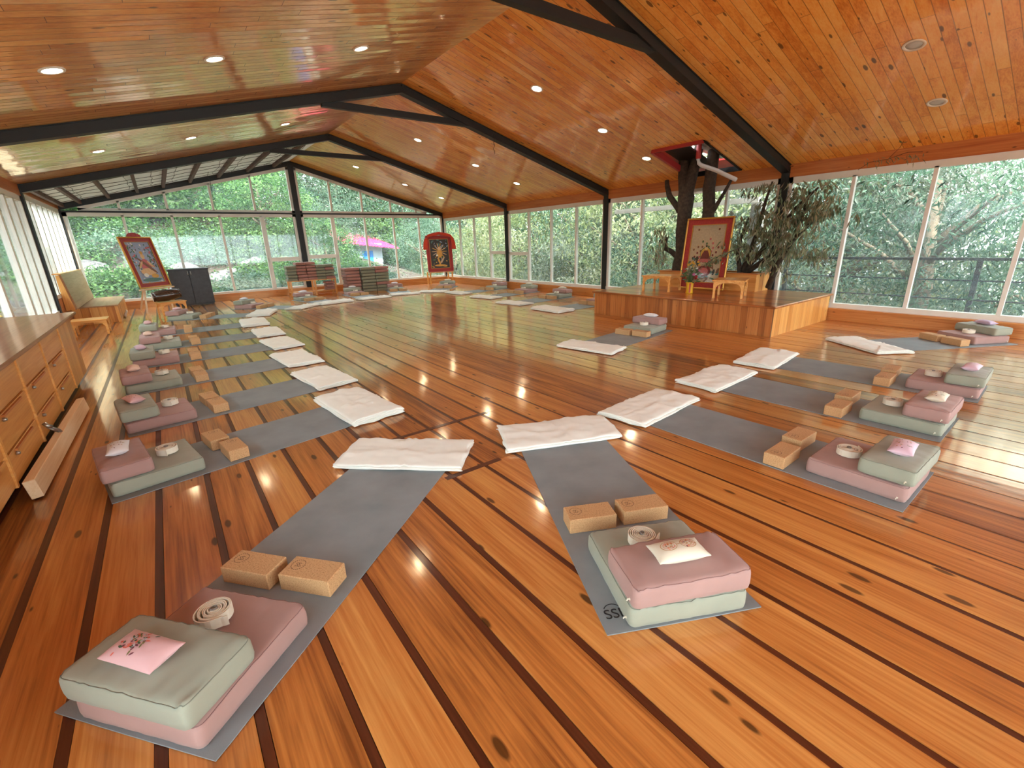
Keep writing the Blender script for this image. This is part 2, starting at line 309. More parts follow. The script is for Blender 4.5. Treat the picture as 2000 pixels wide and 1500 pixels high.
    def prism(s, pts2, plane, t0, t1, mi=0):
        """2-D outline extruded; plane gives (a,b,c)->(x,y,z) order e.g. 'xz' extruded along y"""
        def mp(a, b, c):
            return {'xz': (a, c, b), 'yz': (c, a, b), 'xy': (a, b, c)}[plane]
        n = len(pts2); vs = [mp(a, b, t0) for a, b in pts2]+[mp(a, b, t1) for a, b in pts2]
        fs = [tuple(range(n)), tuple(range(2*n-1, n-1, -1))]+[(i, (i+1) % n, n+(i+1) % n, n+i) for i in range(n)]
        return s.add(vs, fs, mi)
    def mesh(s, name, mats, attr=None):
        me = bpy.data.meshes.new(name); me.from_pydata(s.v, [], s.f); me.update()
        for m in (mats if isinstance(mats, (list, tuple)) else [mats]): me.materials.append(m)
        me.polygons.foreach_set('material_index', s.mi); me.polygons.foreach_set('use_smooth', s.sm)
        if attr:
            a = me.attributes.new(attr, 'FLOAT', 'FACE'); a.data.foreach_set('value', s.at)
        return me
    def obj(s, name, mats, parent=None, attr=None, loc=None, **k):
        return link(name, s.mesh(name, mats, attr), parent, loc, **k)

def fix_normals(me):
    import bmesh
    b = bmesh.new(); b.from_mesh(me); bmesh.ops.recalc_face_normals(b, faces=b.faces); b.to_mesh(me); b.free()
def link(name, data, parent=None, loc=None, rot=None):
    if data is not None and isinstance(data, bpy.types.Mesh) and data.users == 0 and len(data.polygons) < 60000: fix_normals(data)
    o = bpy.data.objects.new(name, data); COL.objects.link(o)
    if parent: o.parent = parent
    if loc is not None: o.location = loc
    if rot is not None: o.rotation_euler = rot
    return o
def tag(o, label=None, cat=None, group=None, kind=None):
    if label: o['label'] = label
    if cat: o['category'] = cat
    if group: o['group'] = group
    if kind: o['kind'] = kind
    return o
def empty(name, loc=(0, 0, 0), rz=0.0, **k):
    o = bpy.data.objects.new(name, None); COL.objects.link(o); o.location = loc; o.rotation_euler = (0, 0, rz); o.empty_display_size = 0.1
    return tag(o, **k)
def copy_tree(o, parent=None):
    c = o.copy(); COL.objects.link(c); c.parent = parent
    for ch in list(o.children): copy_tree(ch, c)
    return c

# ------------------------------------------------------------------ room measures
XL, XR, YG, YB = -1.63, 8.40, 15.10, -4.0
XM, ZM, ZE, ZEL = 3.54, 3.72, 2.37, 2.46
T = [-0.17, 3.63, 7.42, 11.25, YG]
def zroof(x): return ZM-(ZM-ZE)/(XR-XM)*(x-XM) if x > XM else ZM-(ZM-ZEL)/(XM-XL)*(XM-x)

# floor: boards run away along y, with dark strips in the joints
def build_floor():
    mb = MB(); x = XL-0.15; i = 0; rn = random.Random(3)
    edges = []; e = -0.49
    while e > XL-0.2: e -= 0.235
    while e < XR+0.2:
        edges.append(e); e += 0.235+rn.uniform(-0.012, 0.012)
    for k in range(len(edges)-1):
        a, b = edges[k], edges[k+1]; x = (a+b)/2
        wdt = 0.034 if a < 1.0 else (0.028 if a < 2.2 else 0.017)
        wdt *= rn.uniform(0.75, 1.15)
        if 0.9 < a < 1.95: cuts = [YB, 2.17 if a < 1.5 else 2.92, 2.92, 9.1, YG]
        else: cuts = [YB, rn.uniform(-2, 3.4) if a > 2.2 else -1.0, rn.uniform(6, 8.5), rn.uniform(10, 13), YG]
        cuts = sorted(set(cuts))
        for j in range(len(cuts)-1):
            y0, y1 = cuts[j]+0.0015, cuts[j+1]-0.0015
            ta, tb = rn.uniform(-.0007, 0), rn.uniform(-.0007, 0); xa, xb = a+wdt/2, b-wdt/2
            mb.add([(xa, y0, -.04), (xb, y0, -.04), (xa, y1, -.04), (xb, y1, -.04), (xa, y0, ta), (xb, y0, tb), (xa, y1, tb), (xb, y1, ta)],
                   [(0, 2, 3, 1), (4, 5, 7, 6), (0, 1, 5, 4), (2, 6, 7, 3), (0, 4, 6, 2), (1, 3, 7, 5)], 0, False, i*1.37+0.5); i += 1
        mb.box(a-wdt/2-0.001, a+wdt/2-0.002, YB, YG, -0.04, -0.0022, 1)
    for (xa, xb, y) in ((0.95, 1.9, 2.92), (1.1, 1.5, 2.17)): mb.box(xa, xb, y-0.02, y+0.02, -0.02, 0.0012, 1)
    mb.box(XL-0.3, XR+0.3, YB-0.1, YG+0.1, -0.2, -0.041, 1)
    o = mb.obj('floor', [M['floor'], M['filler']], attr='pid'); tag(o, kind='structure')
build_floor()

# ceiling slopes
def slope(name, x0, x1, ya, yb, mat, hole=None):
    mb = MB(); z0, z1 = zroof(x0), zroof(x1); th = 0.05
    def quad(xa, xb, y0, y1):
        vs = [(x, y, zroof(x)+dz) for dz in (0, th) for y in (y0, y1) for x in (xa, xb)]
        mb.add(vs, [(0, 2, 3, 1), (4, 5, 7, 6), (0, 1, 5, 4), (2, 6, 7, 3), (0, 4, 6, 2), (1, 3, 7, 5)])
    if hole:
        hx0, hx1, hy0, hy1 = hole
        quad(x0, x1, ya, hy0); quad(x0, x1, hy1, yb); quad(x0, hx0, hy0, hy1); quad(hx1, x1, hy0, hy1)
    else: quad(x0, x1, ya, yb)
    return tag(mb.obj(name, mat), kind='structure')
HOLE = (7.06, 8.30, 4.35, 5.28)
c = slope('ceiling', XM, XR+0.05, YB, YG+0.05, M['ceil_r'], HOLE)
c2 = slope('ceiling', XL-0.05, XM, YB, T[3], M['ceil_l'])
c3 = slope('ceiling', XL-0.05, XM, T[3], YG+0.05, M['insul'])
# outer roof skin (red metal), overhanging the walls
mb = MB()
for (xa, za, xb, zb) in ((XR+0.95, zroof(XR)-0.14, XM, ZM+0.14), (XM, ZM+0.14, XL-0.9, ZEL-0.1)):
    vs = [(x, y, z+dz) for dz in (0.08, 0.12) for y in (YB-0.5, YG+0.7 if xa > XM+1 else T[3]) for x, z in ((xb, zb), (xa, za))]
    if xa > XM+1:   # cut the tree opening
        def zz(x): return za+(zb-za)*(x-xa)/(xb-xa)
        def q(x0, x1, y0, y1):
            v2 = [(x, y, zz(x)+dz) for dz in (0.08, 0.12) for y in (y0, y1) for x in (x0, x1)]
            mb.add(v2, [(0, 2, 3, 1), (4, 5, 7, 6), (0, 1, 5, 4), (2, 6, 7, 3), (0, 4, 6, 2), (1, 3, 7, 5)])
        q(XM, xa, YB-0.5, HOLE[2]); q(XM, xa, HOLE[3], YG+0.7); q(XM, HOLE[0], HOLE[2], HOLE[3]); q(HOLE[1], xa, HOLE[2], HOLE[3])
    else: mb.add(vs, [(0, 2, 3, 1), (4, 5, 7, 6), (0, 1, 5, 4), (2, 6, 7, 3), (0, 4, 6, 2), (1, 3, 7, 5)])
tag(mb.obj('trim_1', M['redpaint']), kind='structure')

# back wall behind the camera, boards
mb = MB(); mb.box(XL-.1, XR+.1, YB-.12, YB, 0, .45); mb.prism([(XL-.1, 2.3), (XR+.1, 2.3), (XR+.1, ZE+.05), (XM, ZM+.05), (XL-.1, ZEL+.05)], 'xz', YB-0.12, YB)
tag(mb.obj('wall_back', M['lightz']), kind='structure')

# steel frames: rafters, tie beam and posts
tn = [2]
def structure_root(name):
    o = empty(name); o['kind'] = 'structure'; return o
def truss(y, posts=True, tie=True, king=False):
    r = structure_root('trim_%d' % tn[0]); tn[0] += 1
    D, W = 0.12, 0.10
    for (xa, za, xb, zb) in ((XM, ZM, XR, ZE), (XM, ZM, XL, ZEL)):
        m_ = MB(); m_.beam((xa, y, za-D/2+0.0), (xb, y, zb-D/2), W, D); 
        m_.beam((xa, y, za-D-0.004), (xb, y, zb-D-0.004), W+0.03, 0.008); m_.beam((xa, y, za-0.01), (xb, y, zb-0.01), W+0.03, 0.008)
        m_.obj('rafter', M['steel'], r)
    if tie:
        m_ = MB(); zt = 3.30; m_.beam((2.30, y, zt), (4.95, y, zt), 0.08, 0.09, mi=0); m_.obj('tie_beam', M['steel'], r)
    if posts:
        MB().box(XR-0.07, XR+0.05, y-0.06, y+0.06, 0, ZE-0.02).obj('post', M['steel'], r)
        MB().box(XL-0.05, XL+0.07, y-0.06, y+0.06, 0, ZEL-0.02).obj('post', M['steel'], r)
    if king: MB().box(XM-0.07, XM+0.07, y-0.06, y+0.06, 0, ZM-0.04).obj('post', M['steel'], r)
    return r
for y in (T[0], T[1], T[2], T[3]): truss(y)
tg = truss(YG-0.02, True, False, True)
MB().box(XL, XR, YG-0.07, YG+0.01, 2.295, 2.335).obj('transom', M['steel'], tg)

# open bay of the left slope: purlins, wire netting
r = structure_root('trim_%d' % tn[0]); tn[0] += 1
for x in (-1.5, -1.18, -0.64, -0.07, 0.47, 1.05, 1.71, 2.42, 3.1):
    z = zroof(x)-0.045; MB().box(x-0.03, x+0.03, T[3]+.05, YG-.08, z-0.045, z+0.04).obj('purlin', M['purlin'], r)
m_ = MB(); rn = random.Random(5)
for k in range(7):
    y = T[3]+0.3+k*0.55; m_.tube([(x, y+rn.uniform(-.05, .05), zroof(x)-0.03-rn.uniform(0, .03)) for x in [XL+.1+i*0.3 for i in range(17)]], 0.0045, 4)
for k in range(12):
    x = XL+.15+k*0.43; m_.tube([(x+rn.uniform(-.03, .03), y, zroof(x)-0.03-rn.uniform(0, .04)) for y in [T[3]+.1+i*0.35 for i in range(11)]], 0.0045, 4)
m_.obj('wire_netting', M['wirem'], r)

# ------------------------------------------------------------------ windows
def win_side(n, x, y0, y1, z0, z1, ys, rail=None, inner=-1, dusty=False, dm=0.045, name='window'):
    """window along y at wall x; rail: list of (ya, yb, z) mid rails"""
    r = structure_root('window_%d' % n); s = 0.035
    m_ = MB(); F = 0.07
    m_.box(x-s, x+s, y0, y1, z1-F*1.3, z1); m_.box(x-s*1.5, x+s*1.5, y0, y1, z0, z0+F)
    m_.box(x-s, x+s, y0, y0+F*.8, z0, z1); m_.box(x-s, x+s, y1-F*.8, y1, z0, z1); m_.obj('window_frame', M['white'], r)
    for yy in ys: MB().box(x-s, x+s, yy-dm/2, yy+dm/2, z0+F, z1-F).obj('mullion', M['white'], r)
    for a, b, z in (rail or []):
        MB().box(x-s, x+s, a, b, z-.045, z+.045).obj('sash_rail', M['white'], r)
        m2 = MB(); m2.box(x-s-.01, x+s+.01, a+.005, a+.05, z0+F, z); m2.box(x-s-.01, x+s+.01, b-.05, b-.005, z0+F, z); m2.obj('sash_stile', M['white'], r)
    MB().box(x-.003, x+.003, y0+.02, y1-.02, z0+.02, z1-.02).obj('glass_pane', M['glass_hazy' if dusty else 'glass'], r)  # dusty only selects the other strength of painted haze
    return r
Z0, Z1 = 0.19, 2.19
win_side(1, XR, YB, T[0]-.06, Z0, Z1, [-3.05, -2.1, -1.15])
win_side(2, XR, T[0]+.06, T[1]-.06, Z0, Z1, [.83, 1.77, 2.68])
win_side(3, XR, T[1]+.06, T[2]-.06, Z0, Z1, [4.6, 5.53, 6.44])
win_side(4, XR, T[2]+.06, T[3]-.06, Z0, Z1, [8.4, 9.32, 10.25], [(10.25, T[3]-.06, 1.0)])
win_side(5, XR, T[3]+.06, YG-.06, Z0, Z1, [12.17, 13.07, 13.96], [(T[3]+.06, 12.17, 1.03)])
# left side windows
win_side(6, XL, YB, T[0]-.06, .35, 2.30, [-2.6, -1.4], dm=.08)
win_side(7, XL, T[0]+.06, T[1]-.06, .35, 2.30, [.9, 1.9, 2.8], dm=.08)
win_side(8, XL, T[1]+.06, T[2]-.06, .35, 2.30, [4.6, 5.5, 6.5], dm=.08)
win_side(9, XL, T[2]+.06, T[3]-.06, .35, 2.30, [8.3, 9.5, 10.05, 10.6], dm=.10)
win_side(10, XL, T[3]+.06, YG-.06, .60, 2.36, [11.85, 12.4, 12.95, 13.5, 14.05, 14.6], dm=.10)
# walls and boards around the windows
tag(MB().box(XR-.05, XR+.06, YB, YG, Z1, ZE+.02).obj('wall_right', M['beam']), kind='structure')
mb = MB(); mb.box(XR-.09, XR+.08, YB, YG, 0, Z0-.02); mb.box(XR-.13, XR+.09, YB, YG, Z0-.025, Z0)
tag(mb.obj('baseboard_right', M['sill']), kind='structure')
mb = MB(); mb.box(XL-.06, XL+.05, YB, T[3], 2.30, ZEL+.02); mb.box(XL-.06, XL+.05, YB, T[3], 0, .35); mb.box(XL-.06, XL+.05, T[3], YG, 2.36, ZEL); mb.box(XL-.06, XL+.05, T[3], YG, 0, .60)
tag(mb.obj('wall_left', M['beam']), kind='structure')
mb = MB(); mb.box(XL, XR-.09, YG-.09, YG+.08, 0, .17); mb.box(XL, XR-.09, YG-.13, YG+.09, .165, .19)
tag(mb.obj('baseboard_far', M['sillx']), kind='structure')

r = structure_root('window_15'); m_ = MB(); m_.box(XL, XR, YB-.06, YB, .45, .53); m_.box(XL, XR, YB-.06, YB, 2.22, 2.3); m_.obj('window_frame', M['white'], r)
for k in range(12): x = XL+.05+(XR-XL-.1)*k/11; MB().box(x-.03, x+.03, YB-.06, YB, .53, 2.22).obj('mullion', M['white'], r)
MB().box(XL+.02, XR-.02, YB-.034, YB-.028, .5, 2.25).obj('glass_pane', M['glass'], r)
# gable glazing
def gable_lower(n, x0, x1, xs, rail):
    r = structure_root('window_%d' % n); y = YG; s = .03; z0, z1, F = .19, 2.295, .07
    m_ = MB(); m_.box(x0, x1, y-s, y+s, z1-F*1.2, z1); m_.box(x0, x1, y-s*1.4, y+s*1.4, z0, z0+F*.8)
    m_.box(x0, x0+.08, y-s, y+s, z0, z1); m_.box(x1-.08, x1, y-s, y+s, z0, z1); m_.obj('window_frame', M['white'], r)
    for x in xs: MB().box(x-.028, x+.028, y-s, y+s, z0+.05, z1-.05).obj('mullion', M['white'], r)
    for a, b, z in rail:
        MB().box(a, b, y-s, y+s, z-.055, z+.055).obj('sash_rail', M['white'], r)
        m2 = MB(); m2.box(a+.02, a+.08, y-s-.012, y+s, z0+.05, z1-.07); m2.box(b-.08, b-.02, y-s-.012, y+s, z0+.05, z1-.07); m2.obj('sash_stile', M['white'], r)
    MB().box(x0+.02, x1-.02, y-.003, y+.003, z0+.02, z1-.02).obj('glass_pane', M['glass_hazy'], r)
gable_lower(11, XL+.07, XM-.07, [-.48, .5, 1.55, 2.55], [(2.55, XM-.07, 1.05)])
gable_lower(12, XM+.07, XR-.05, [4.55, 5.53, 6.50, 7.42], [(XM+.07, 4.55, 1.08)])
def gable_upper(n, x0, x1, xs):
    r = structure_root('window_%d' % n); y = YG; s = .03; zb = 2.335; D = .125
    zt = lambda x: zroof(x)-D
    # outline where the slope meets the transom
    if x1 > XM: xe = XM+(ZM-D-zb-.09)/((ZM-ZE)/(XR-XM)); a, b = x0, min(x1, xe)
    else: xe = XM-(ZM-D-zb-.09)/((ZM-ZEL)/(XM-XL)); a, b = max(x0, xe), x1
    m_ = MB(); m_.box(a, b, y-s, y+s, zb, zb+.06)
    m_.prism([(a, zt(a)), (b, zt(b)), (b, zt(b)-.08), (a, zt(a)-.08)], 'xz', y-s, y+s)
    if x1 > XM: m_.box(a, a+.07, y-s, y+s, zb, zt(a)-.02)
    else: m_.box(b-.07, b, y-s, y+s, zb, zt(b)-.02)
    m_.obj('window_frame', M['white'], r)
    for x in xs: MB().box(x-.028, x+.028, y-s, y+s, zb+.03, zt(x)-.04).obj('mullion', M['white'], r)
    MB().prism([(a, zb+.01), (b, zb+.01), (b, zt(b)-.01), (a, zt(a)-.01)], 'xz', y-.003, y+.003).obj('glass_pane', M['glass_hazy'], r)
gable_upper(13, XL+.1, XM-.07, [-.5, .45, 1.45, 2.45])
gable_upper(14, XM+.07, XR-.1, [4.55, 5.50, 6.45, 7.35])

# ------------------------------------------------------------------ downlights
def downlight(x, y, on, label):
    side = 1 if x > XM else -1
    sl = -(ZM-ZE)/(XR-XM) if side > 0 else (ZM-ZEL)/(XM-XL)
    nrm = Vector((-sl, 0, 1)).normalized()      # up-normal of the slope
    q = (-nrm).to_track_quat('Z', 'Y')
    r = empty('downlight', (x, y, zroof(x))); r.rotation_euler = q.to_euler()
    tag(r, label, 'ceiling light', 'recessed ceiling downlights')
    MB().lathe([(.088, -.002), (.092, .004), (.088, .010), (.070, .010), (.066, .005), (.066, -.001)], 28).obj('lamp_ring', M['ring'], r)
    lm = MB().lathe([(.064, -.001), (.064, .005), (.03, .0075), (.001, .008)], 24).obj('lamp_lens', M['lens' if on else 'lens_off'], r)
    if on:
        ld = bpy.data.lights.new('lamp', 'SPOT'); ld.energy = LAMP_W; ld.color = (1, .91, .78); ld.spot_size = radians(150); ld.spot_blend = .7; ld.shadow_soft_size = .05
        lo = bpy.data.objects.new('lamp', ld); COL.objects.link(lo); lo.parent = r; lo.location = (0, 0, .03); lo.rotation_euler = (pi, 0, 0)
bayn = ['in the nearest bay', 'in the second bay', 'in the third bay', 'in the farthest bay']
LX = [(-.37, 'left slope', 'nearest the left eave'), (.80, 'left slope', 'mid-row'), (2.23, 'left slope', 'nearest the ridge')]
RX = [(4.74, 'right slope', 'nearest the ridge'), (6.12, 'right slope', 'mid-row'), (7.28, 'right slope', 'nearest the right windows')]
for bi, y in enumerate((1.67, 5.56, 9.33, 13.09)):
    for x, s_, p_ in (LX if bi < 3 else [])+RX:
        if bi == 0 and s_ == 'left slope': continue
        if bi == 0 and x < 5: continue
        on = bi > 0
        downlight(x, y, on, '%s round downlight on the %s %s, %s' % ('glowing' if on else 'unlit', s_, bayn[bi], p_))

# hanging wires from the roof
for i, (x, y, z1, lab) in enumerate(((5.2, 7.3, 2.85, 'thin wire hanging under the second black truss'), (5.96, 11.1, 3.02, 'thin wire hanging from the third black truss'), (1.35, 13.6, 2.3, 'thin wire dangling from the netted roof bay by the gable'))):
    rn = random.Random(i); zt = zroof(x)-.05
    o = MB().tube([(rn.uniform(-.02, .02), rn.uniform(-.02, .02), -k*(zt-z1)/8) for k in range(9)], .005, 5).obj('hanging_wire', M['wirem'], loc=(x, y, zt))
    tag(o, lab, 'wire', 'loose ceiling wires')

# ------------------------------------------------------------------ yoga station items (meshes shared)
def cushion_mesh(name, sx, sy, sz, mats, seed=0):
    """box cushion with soft corners, gathered seams; origin at bottom corner; mats: cover, seam"""
    rn = random.Random(seed); nx, ny = 32, max(16, int(32*sy/sx)); R = .022; vs = []; fs = []
    def prof(t, L):      # 0..1 -> coordinate denser near ends
        return L*(0.5-0.5*cos(pi*t)*(0.92+0.08*abs(cos(pi*t))))
    xs = [prof(i/nx, sx) for i in range(nx+1)]; ys = [prof(j/ny, sy) for j in range(ny+1)]
    def corner(x, y, inset=0.0):   # round the plan corners
        cx = min(max(x, R+inset), sx-R-inset); cy = min(max(y, R+inset), sy-R-inset)
        dx, dy = x-cx, y-cy; 
        if abs(dx) > 1e-6 and abs(dy) > 1e-6:
            m_ = max(abs(dx), abs(dy)); l = sqrt(dx*dx+dy*dy); k = m_/l; dx *= k; dy *= k
        return cx+dx, cy+dy
    def top(x, y):
        ex = min(x, sx-x); ey = min(y, sy-y); e = min(ex, ey)
        z = sz+0.010*(1-math.exp(-e/.06))*1.0-0.005*math.exp(-e/.004)
        gather = 0.013*noise.noise(Vector((x*55+seed*3, y*9, seed)))*math.exp(-ey/.05)+0.004*noise.noise(Vector((x*9+seed, y*55, seed+5)))*math.exp(-ex/.05)
        return z+gather+.004*noise.noise(Vector((x*8+seed, y*8, seed+9)))
    NX, NY = nx+1, ny+1
    for j in range(NY):
        for i in range(NX):
            x, y = corner(xs[i], ys[j]); vs.append((x, y, top(xs[i], ys[j])))
    for j in range(ny):
        for i in range(nx): a = j*NX+i; fs.append((a, a+1, a+NX+1, a+NX))
    ring = [j*0+i for i in range(nx)]+[j*NX+nx for j in range(ny)]+[ny*NX+i for i in range(nx, 0, -1)]+[j*NX for j in range(ny, 0, -1)]
    levels = [(.97, .0025), (.9, .004), (.6, .005), (.3, .005), (.06, .003), (0.0, -.003)]; prev = ring; n_ = len(ring)
    for lv, out in levels:
        base = len(vs)
        for q in ring:
            x, y, z = vs[q]; dx, dy = x-sx/2, y-sy/2
            ox = out if dx > sx/2-R else (-out if dx < -sx/2+R else 0); oy = out if dy > sy/2-R else (-out if dy < -sy/2+R else 0)
            w_ = .002*noise.noise(Vector((x*25, y*25, lv*4+seed)))
            vs.append((x+ox+w_, y+oy+w_, max(0.0, (sz-.008)*lv)))
        cur = list(range(base, base+n_))
        for k in range(n_): fs.append((prev[k], cur[k], cur[(k+1) % n_], prev[(k+1) % n_]))
        prev = cur
    fs.append(tuple(prev[::-1]))
    mb = MB(); mb.add(vs, fs, 0, True); me = mb.mesh(name, [mats[0]]); fix_normals(me)
    sm_ = MB(); pts = [Vector(vs[q])+Vector((0, 0, .001)) for q in ring]; pts.append(pts[0])
    sm_.tube(pts, .0015, 5, caps=False); se = sm_.mesh(name+'_seam', [mats[1]])
    return me, se
CUSH = {}
for colr in ('sage', 'rose'):
    for v_ in range(2):
        CUSH[(colr, 'low', v_)] = cushion_mesh('wide_cushion_'+colr, .455, .455, .085, (M[colr], M[colr+'_seam']), 1+v_*7+(3 if colr == 'sage' else 0))
        CUSH[(colr, 'top', v_)] = cushion_mesh('half_cushion_'+colr, .455, .235, .085, (M[colr], M[colr+'_seam']), 2+v_*7+(3 if colr == 'sage' else 0))
zp = MB(); zp.box(-.006, .0, -.004, .004, .010, .018); zp.tube([(-.006, 0, .014), (-.012, .004, .011), (-.015, .002, .006)], .0025, 6)
ZIP = zp.mesh('zip_pull', [M['strap']]); fix_normals(ZIP)
def cushion(kind, colr, v_):
    r = empty('bolster'); me, se = CUSH[(colr, kind, v_)]
    link('cushion_cover', me, r); link('seam_piping', se, r); link('zip_tab', ZIP, r, loc=(0, .03, 0.01)); return r
BL, BW, BH = .232, .118, .075
bm_ = MB(); bm_.bbox(0, BL, 0, BW, 0, BH, .003); BLK = bm_.mesh('cork_block', [M['cork']]); fix_normals(BLK)
st = MB(); cx_, cy_, R_ = .047, .068, .030
def arc(m_, cx, cy, r0, r1, a0, a1, z=.0758, n=6):
    for k in range(n):
        p, q = a0+(a1-a0)*k/n, a0+(a1-a0)*(k+1)/n
        m_.add([(cx+r0*cos(p), cy+r0*sin(p), z), (cx+r1*cos(p), cy+r1*sin(p), z), (cx+r1*cos(q), cy+r1*sin(q), z), (cx+r0*cos(q), cy+r0*sin(q), z)], [(0, 1, 2, 3)])
for k in range(22): arc(st, cx_, cy_, R_-.003, R_, k*2*pi/22, k*2*pi/22+.17, n=2)
for (ox, s_) in ((-.006, 1), (.006, 1)):     # interlaced S marks in the middle
    arc(st, cx_+ox, cy_+.005, .004, .0062, .3, 4.4, n=8); arc(st, cx_+ox, cy_-.005, .004, .0062, -2.8, 1.4, n=8)
STAMP = st.mesh('block_stamp', [M['ink']])
def block():
    r = empty('cork_yoga_block'); link('cork_body', BLK, r); link('round_stamp', STAMP, r); return r
def strap_mesh(seed):
    rn = random.Random(seed); m_ = MB(); pts = []; turns = 6.2; n_ = 150
    for k in range(n_+1):
        a = turns*2*pi*k/n_; r_ = .012+.0078*a/(2*pi)*1.0; pts.append((r_*cos(a)*(1+.06*sin(a*.5+seed)), r_*sin(a)))
    a = turns*2*pi; ex, ey = pts[-1]
    for k in range(1, 4): pts.append((ex-.012*k*sin(a)+.004*k*rn.uniform(-.5, .5), ey+.016*k*cos(a)*1.0))
    hw = .019; th = .0019; vs = []; fs = []
    for i, (x, y) in enumerate(pts):
        x2, y2 = pts[min(i+1, len(pts)-1)]; x1, y1 = pts[max(i-1, 0)]; d = Vector((x2-x1, y2-y1)).normalized(); nx, ny = -d.y*th, d.x*th
        zc = hw+.001+.0015*sin(i*.3+seed)
        for s1, zz in ((-1, -hw), (1, -hw), (1, hw), (-1, hw)): vs.append((x+nx*s1, y+ny*s1, max(0.0005, zc+zz)))
    m = len(pts)
    for i in range(m-1):
        for k in range(4): fs.append((i*4+k, i*4+(k+1) % 4, i*4+4+(k+1) % 4, i*4+4+k))
    fs += [(0, 1, 2, 3), ((m-1)*4+3, (m-1)*4+2, (m-1)*4+1, (m-1)*4)]
    m_.add(vs, fs); me = m_.mesh('strap_coil', [M['strap']]); fix_normals(me); return me
bk = MB()
for zz in (.040, .044):
    bk.tube([(.011*cos(a), .009*sin(a), zz) for a in [pi*2*k/12 for k in range(13)]], .0018, 6, caps=False)
bk.tube([(-.011, 0, .042), (.011, 0, .042)], .0018, 6)
BUCK = bk.mesh('strap_buckle', [M['metal']]); STR = [strap_mesh(s_) for s_ in (1, 4)]
def strap(v_):
    r = empty('yoga_strap'); link('strap_coil', STR[v_], r); link('strap_buckle', BUCK, r); return r
def pillow_mesh(col, seed):
    n1, n2 = 24, 14; sx, sy, H = .205, .108, .058; vs = []; fs = []
    for sgn in (1, -1):
        for j in range(n2+1):
            for i in range(n1+1):
                u, v2 = i/n1*2-1, j/n2*2-1
                e = max(0, (1-abs(u)**3.2))*max(0, (1-abs(v2)**2.6)); hgt = H*.5*e**.75
                pin = 1-.05*(1-abs(v2))*abs(u)**6
                x = sx/2*u*pin; y = sy/2*v2*(1-.05*(1-abs(u))*abs(v2)**6)
                z = H*.38+sgn*(hgt+.0012)+(.0022*noise.noise(Vector((x*60+seed, y*60, seed)))*e if sgn > 0 else 0)
                if sgn < 0: z = max(z, .0006)
                vs.append((x, y, z+.002*abs(u)**4))
    N = (n1+1)*(n2+1)
    for s_ in (0, 1):
        for j in range(n2):
            for i in range(n1):
                a = s_*N+j*(n1+1)+i; q = (a, a+1, a+n1+2, a+n1+1); fs.append(q if s_ == 0 else q[::-1])
    ring = [i for i in range(n1)]+[j*(n1+1)+n1 for j in range(n2)]+[n2*(n1+1)+i for i in range(n1, 0, -1)]+[j*(n1+1) for j in range(n2, 0, -1)]
    for k in range(len(ring)): a, b = ring[k], ring[(k+1) % len(ring)]; fs.append((b, a, a+N, b+N))
    me = MB().add(vs, fs, 0, True).mesh('eye_pillow', [M[col]]); fix_normals(me)
    def zt(x, y):
        u, v2 = max(-1, min(1, x/(sx/2))), max(-1, min(1, y/(sy/2))); e = max(0, (1-abs(u)**3.2))*max(0, (1-abs(v2)**2.6))
        return H*.38+H*.5*e**.75+.0012+.0014+.002*abs(u)**4
    return me, zt
PCOL = {}
for k in ('p_pink', 'p_cream', 'p_lilac', 'p_white', 'p_peach', 'p_purple'): PCOL[k] = pillow_mesh(k, len(PCOL)+1)
def embroidery(style, zt, seed):
    rn = random.Random(seed); m_ = MB()
    def petal(x, y, a, l, w_, mi):
        d = Vector((cos(a), sin(a))); n_ = Vector((-d.y, d.x)); ps = [(0, 0), (.35, .5), (.7, .45), (1, 0), (.7, -.45), (.35, -.5)]
        m_.poly([(x+d.x*l*p+n_.x*w_*q, y+d.y*l*p+n_.y*w_*q, zt(x+d.x*l*p+n_.x*w_*q, y+d.y*l*p+n_.y*w_*q)) for p, q in ps], mi)
    def ring(cx, cy, r_, w_, mi, n=14, sq=1.0):
        for k in range(n):
            a0, a1 = 2*pi*k/n, 2*pi*(k+1)/n
            P = [(cx+rr*cos(a), cy+rr*sin(a)*sq) for a, rr in ((a0, r_), (a0, r_+w_), (a1, r_+w_), (a1, r_))]
            m_.poly([(x, y, zt(x, y)) for x, y in P], mi)
    if style == 'flowers':
        for k in range(46):
            a = rn.uniform(0, 2*pi); q = rn.gauss(0, 1); x = max(-.07, min(.04, -.015+.030*rn.gauss(0, .6))); y = max(-.036, min(.030, .026*rn.gauss(0, .7)))
            petal(x, y, a, rn.uniform(.010, .019), rn.uniform(.005, .008), rn.choice([0, 0, 1, 2, 3, 4]))
        for k in range(6): petal(.002, .012, k*pi/3, .009, .005, 4)
        for k in range(6): petal(-.022, -.012, k*pi/3, .009, .005, 2)
    elif style == 'masks':
        for cx in (-.040, .038):
            ring(cx, 0, .030, .0022, 5, 20, .75); ring(cx, 0, .021, .0014, 2, 18, .8); ring(cx, 0, .011, .0018, 5, 14)
            for k in range(16): petal(cx+rn.uniform(-.022, .022), rn.uniform(-.015, .015), rn.uniform(0, 6), .009, .005, rn.choice([5, 2, 3, 6]))
        petal(-.010, 0, 0, .018, .003, 5)
    else:
        for k in range(22): petal(rn.uniform(-.07, .06), rn.uniform(-.03, .03), rn.uniform(0, 6), .012, .005, rn.choice([3, 5, 6, 1]))
    return m_.mesh('embroidery', [plain_cache('stitch_green', (60, 84, 56)), plain_cache('stitch_olive', (112, 112, 62)), plain_cache('stitch_coral', (214, 104, 84)), plain_cache('stitch_plum', (112, 52, 66)), plain_cache('stitch_grey', (190, 196, 206)), plain_cache('stitch_gold', (176, 122, 58)), plain_cache('stitch_peach', (226, 160, 130))])
_pc = {}
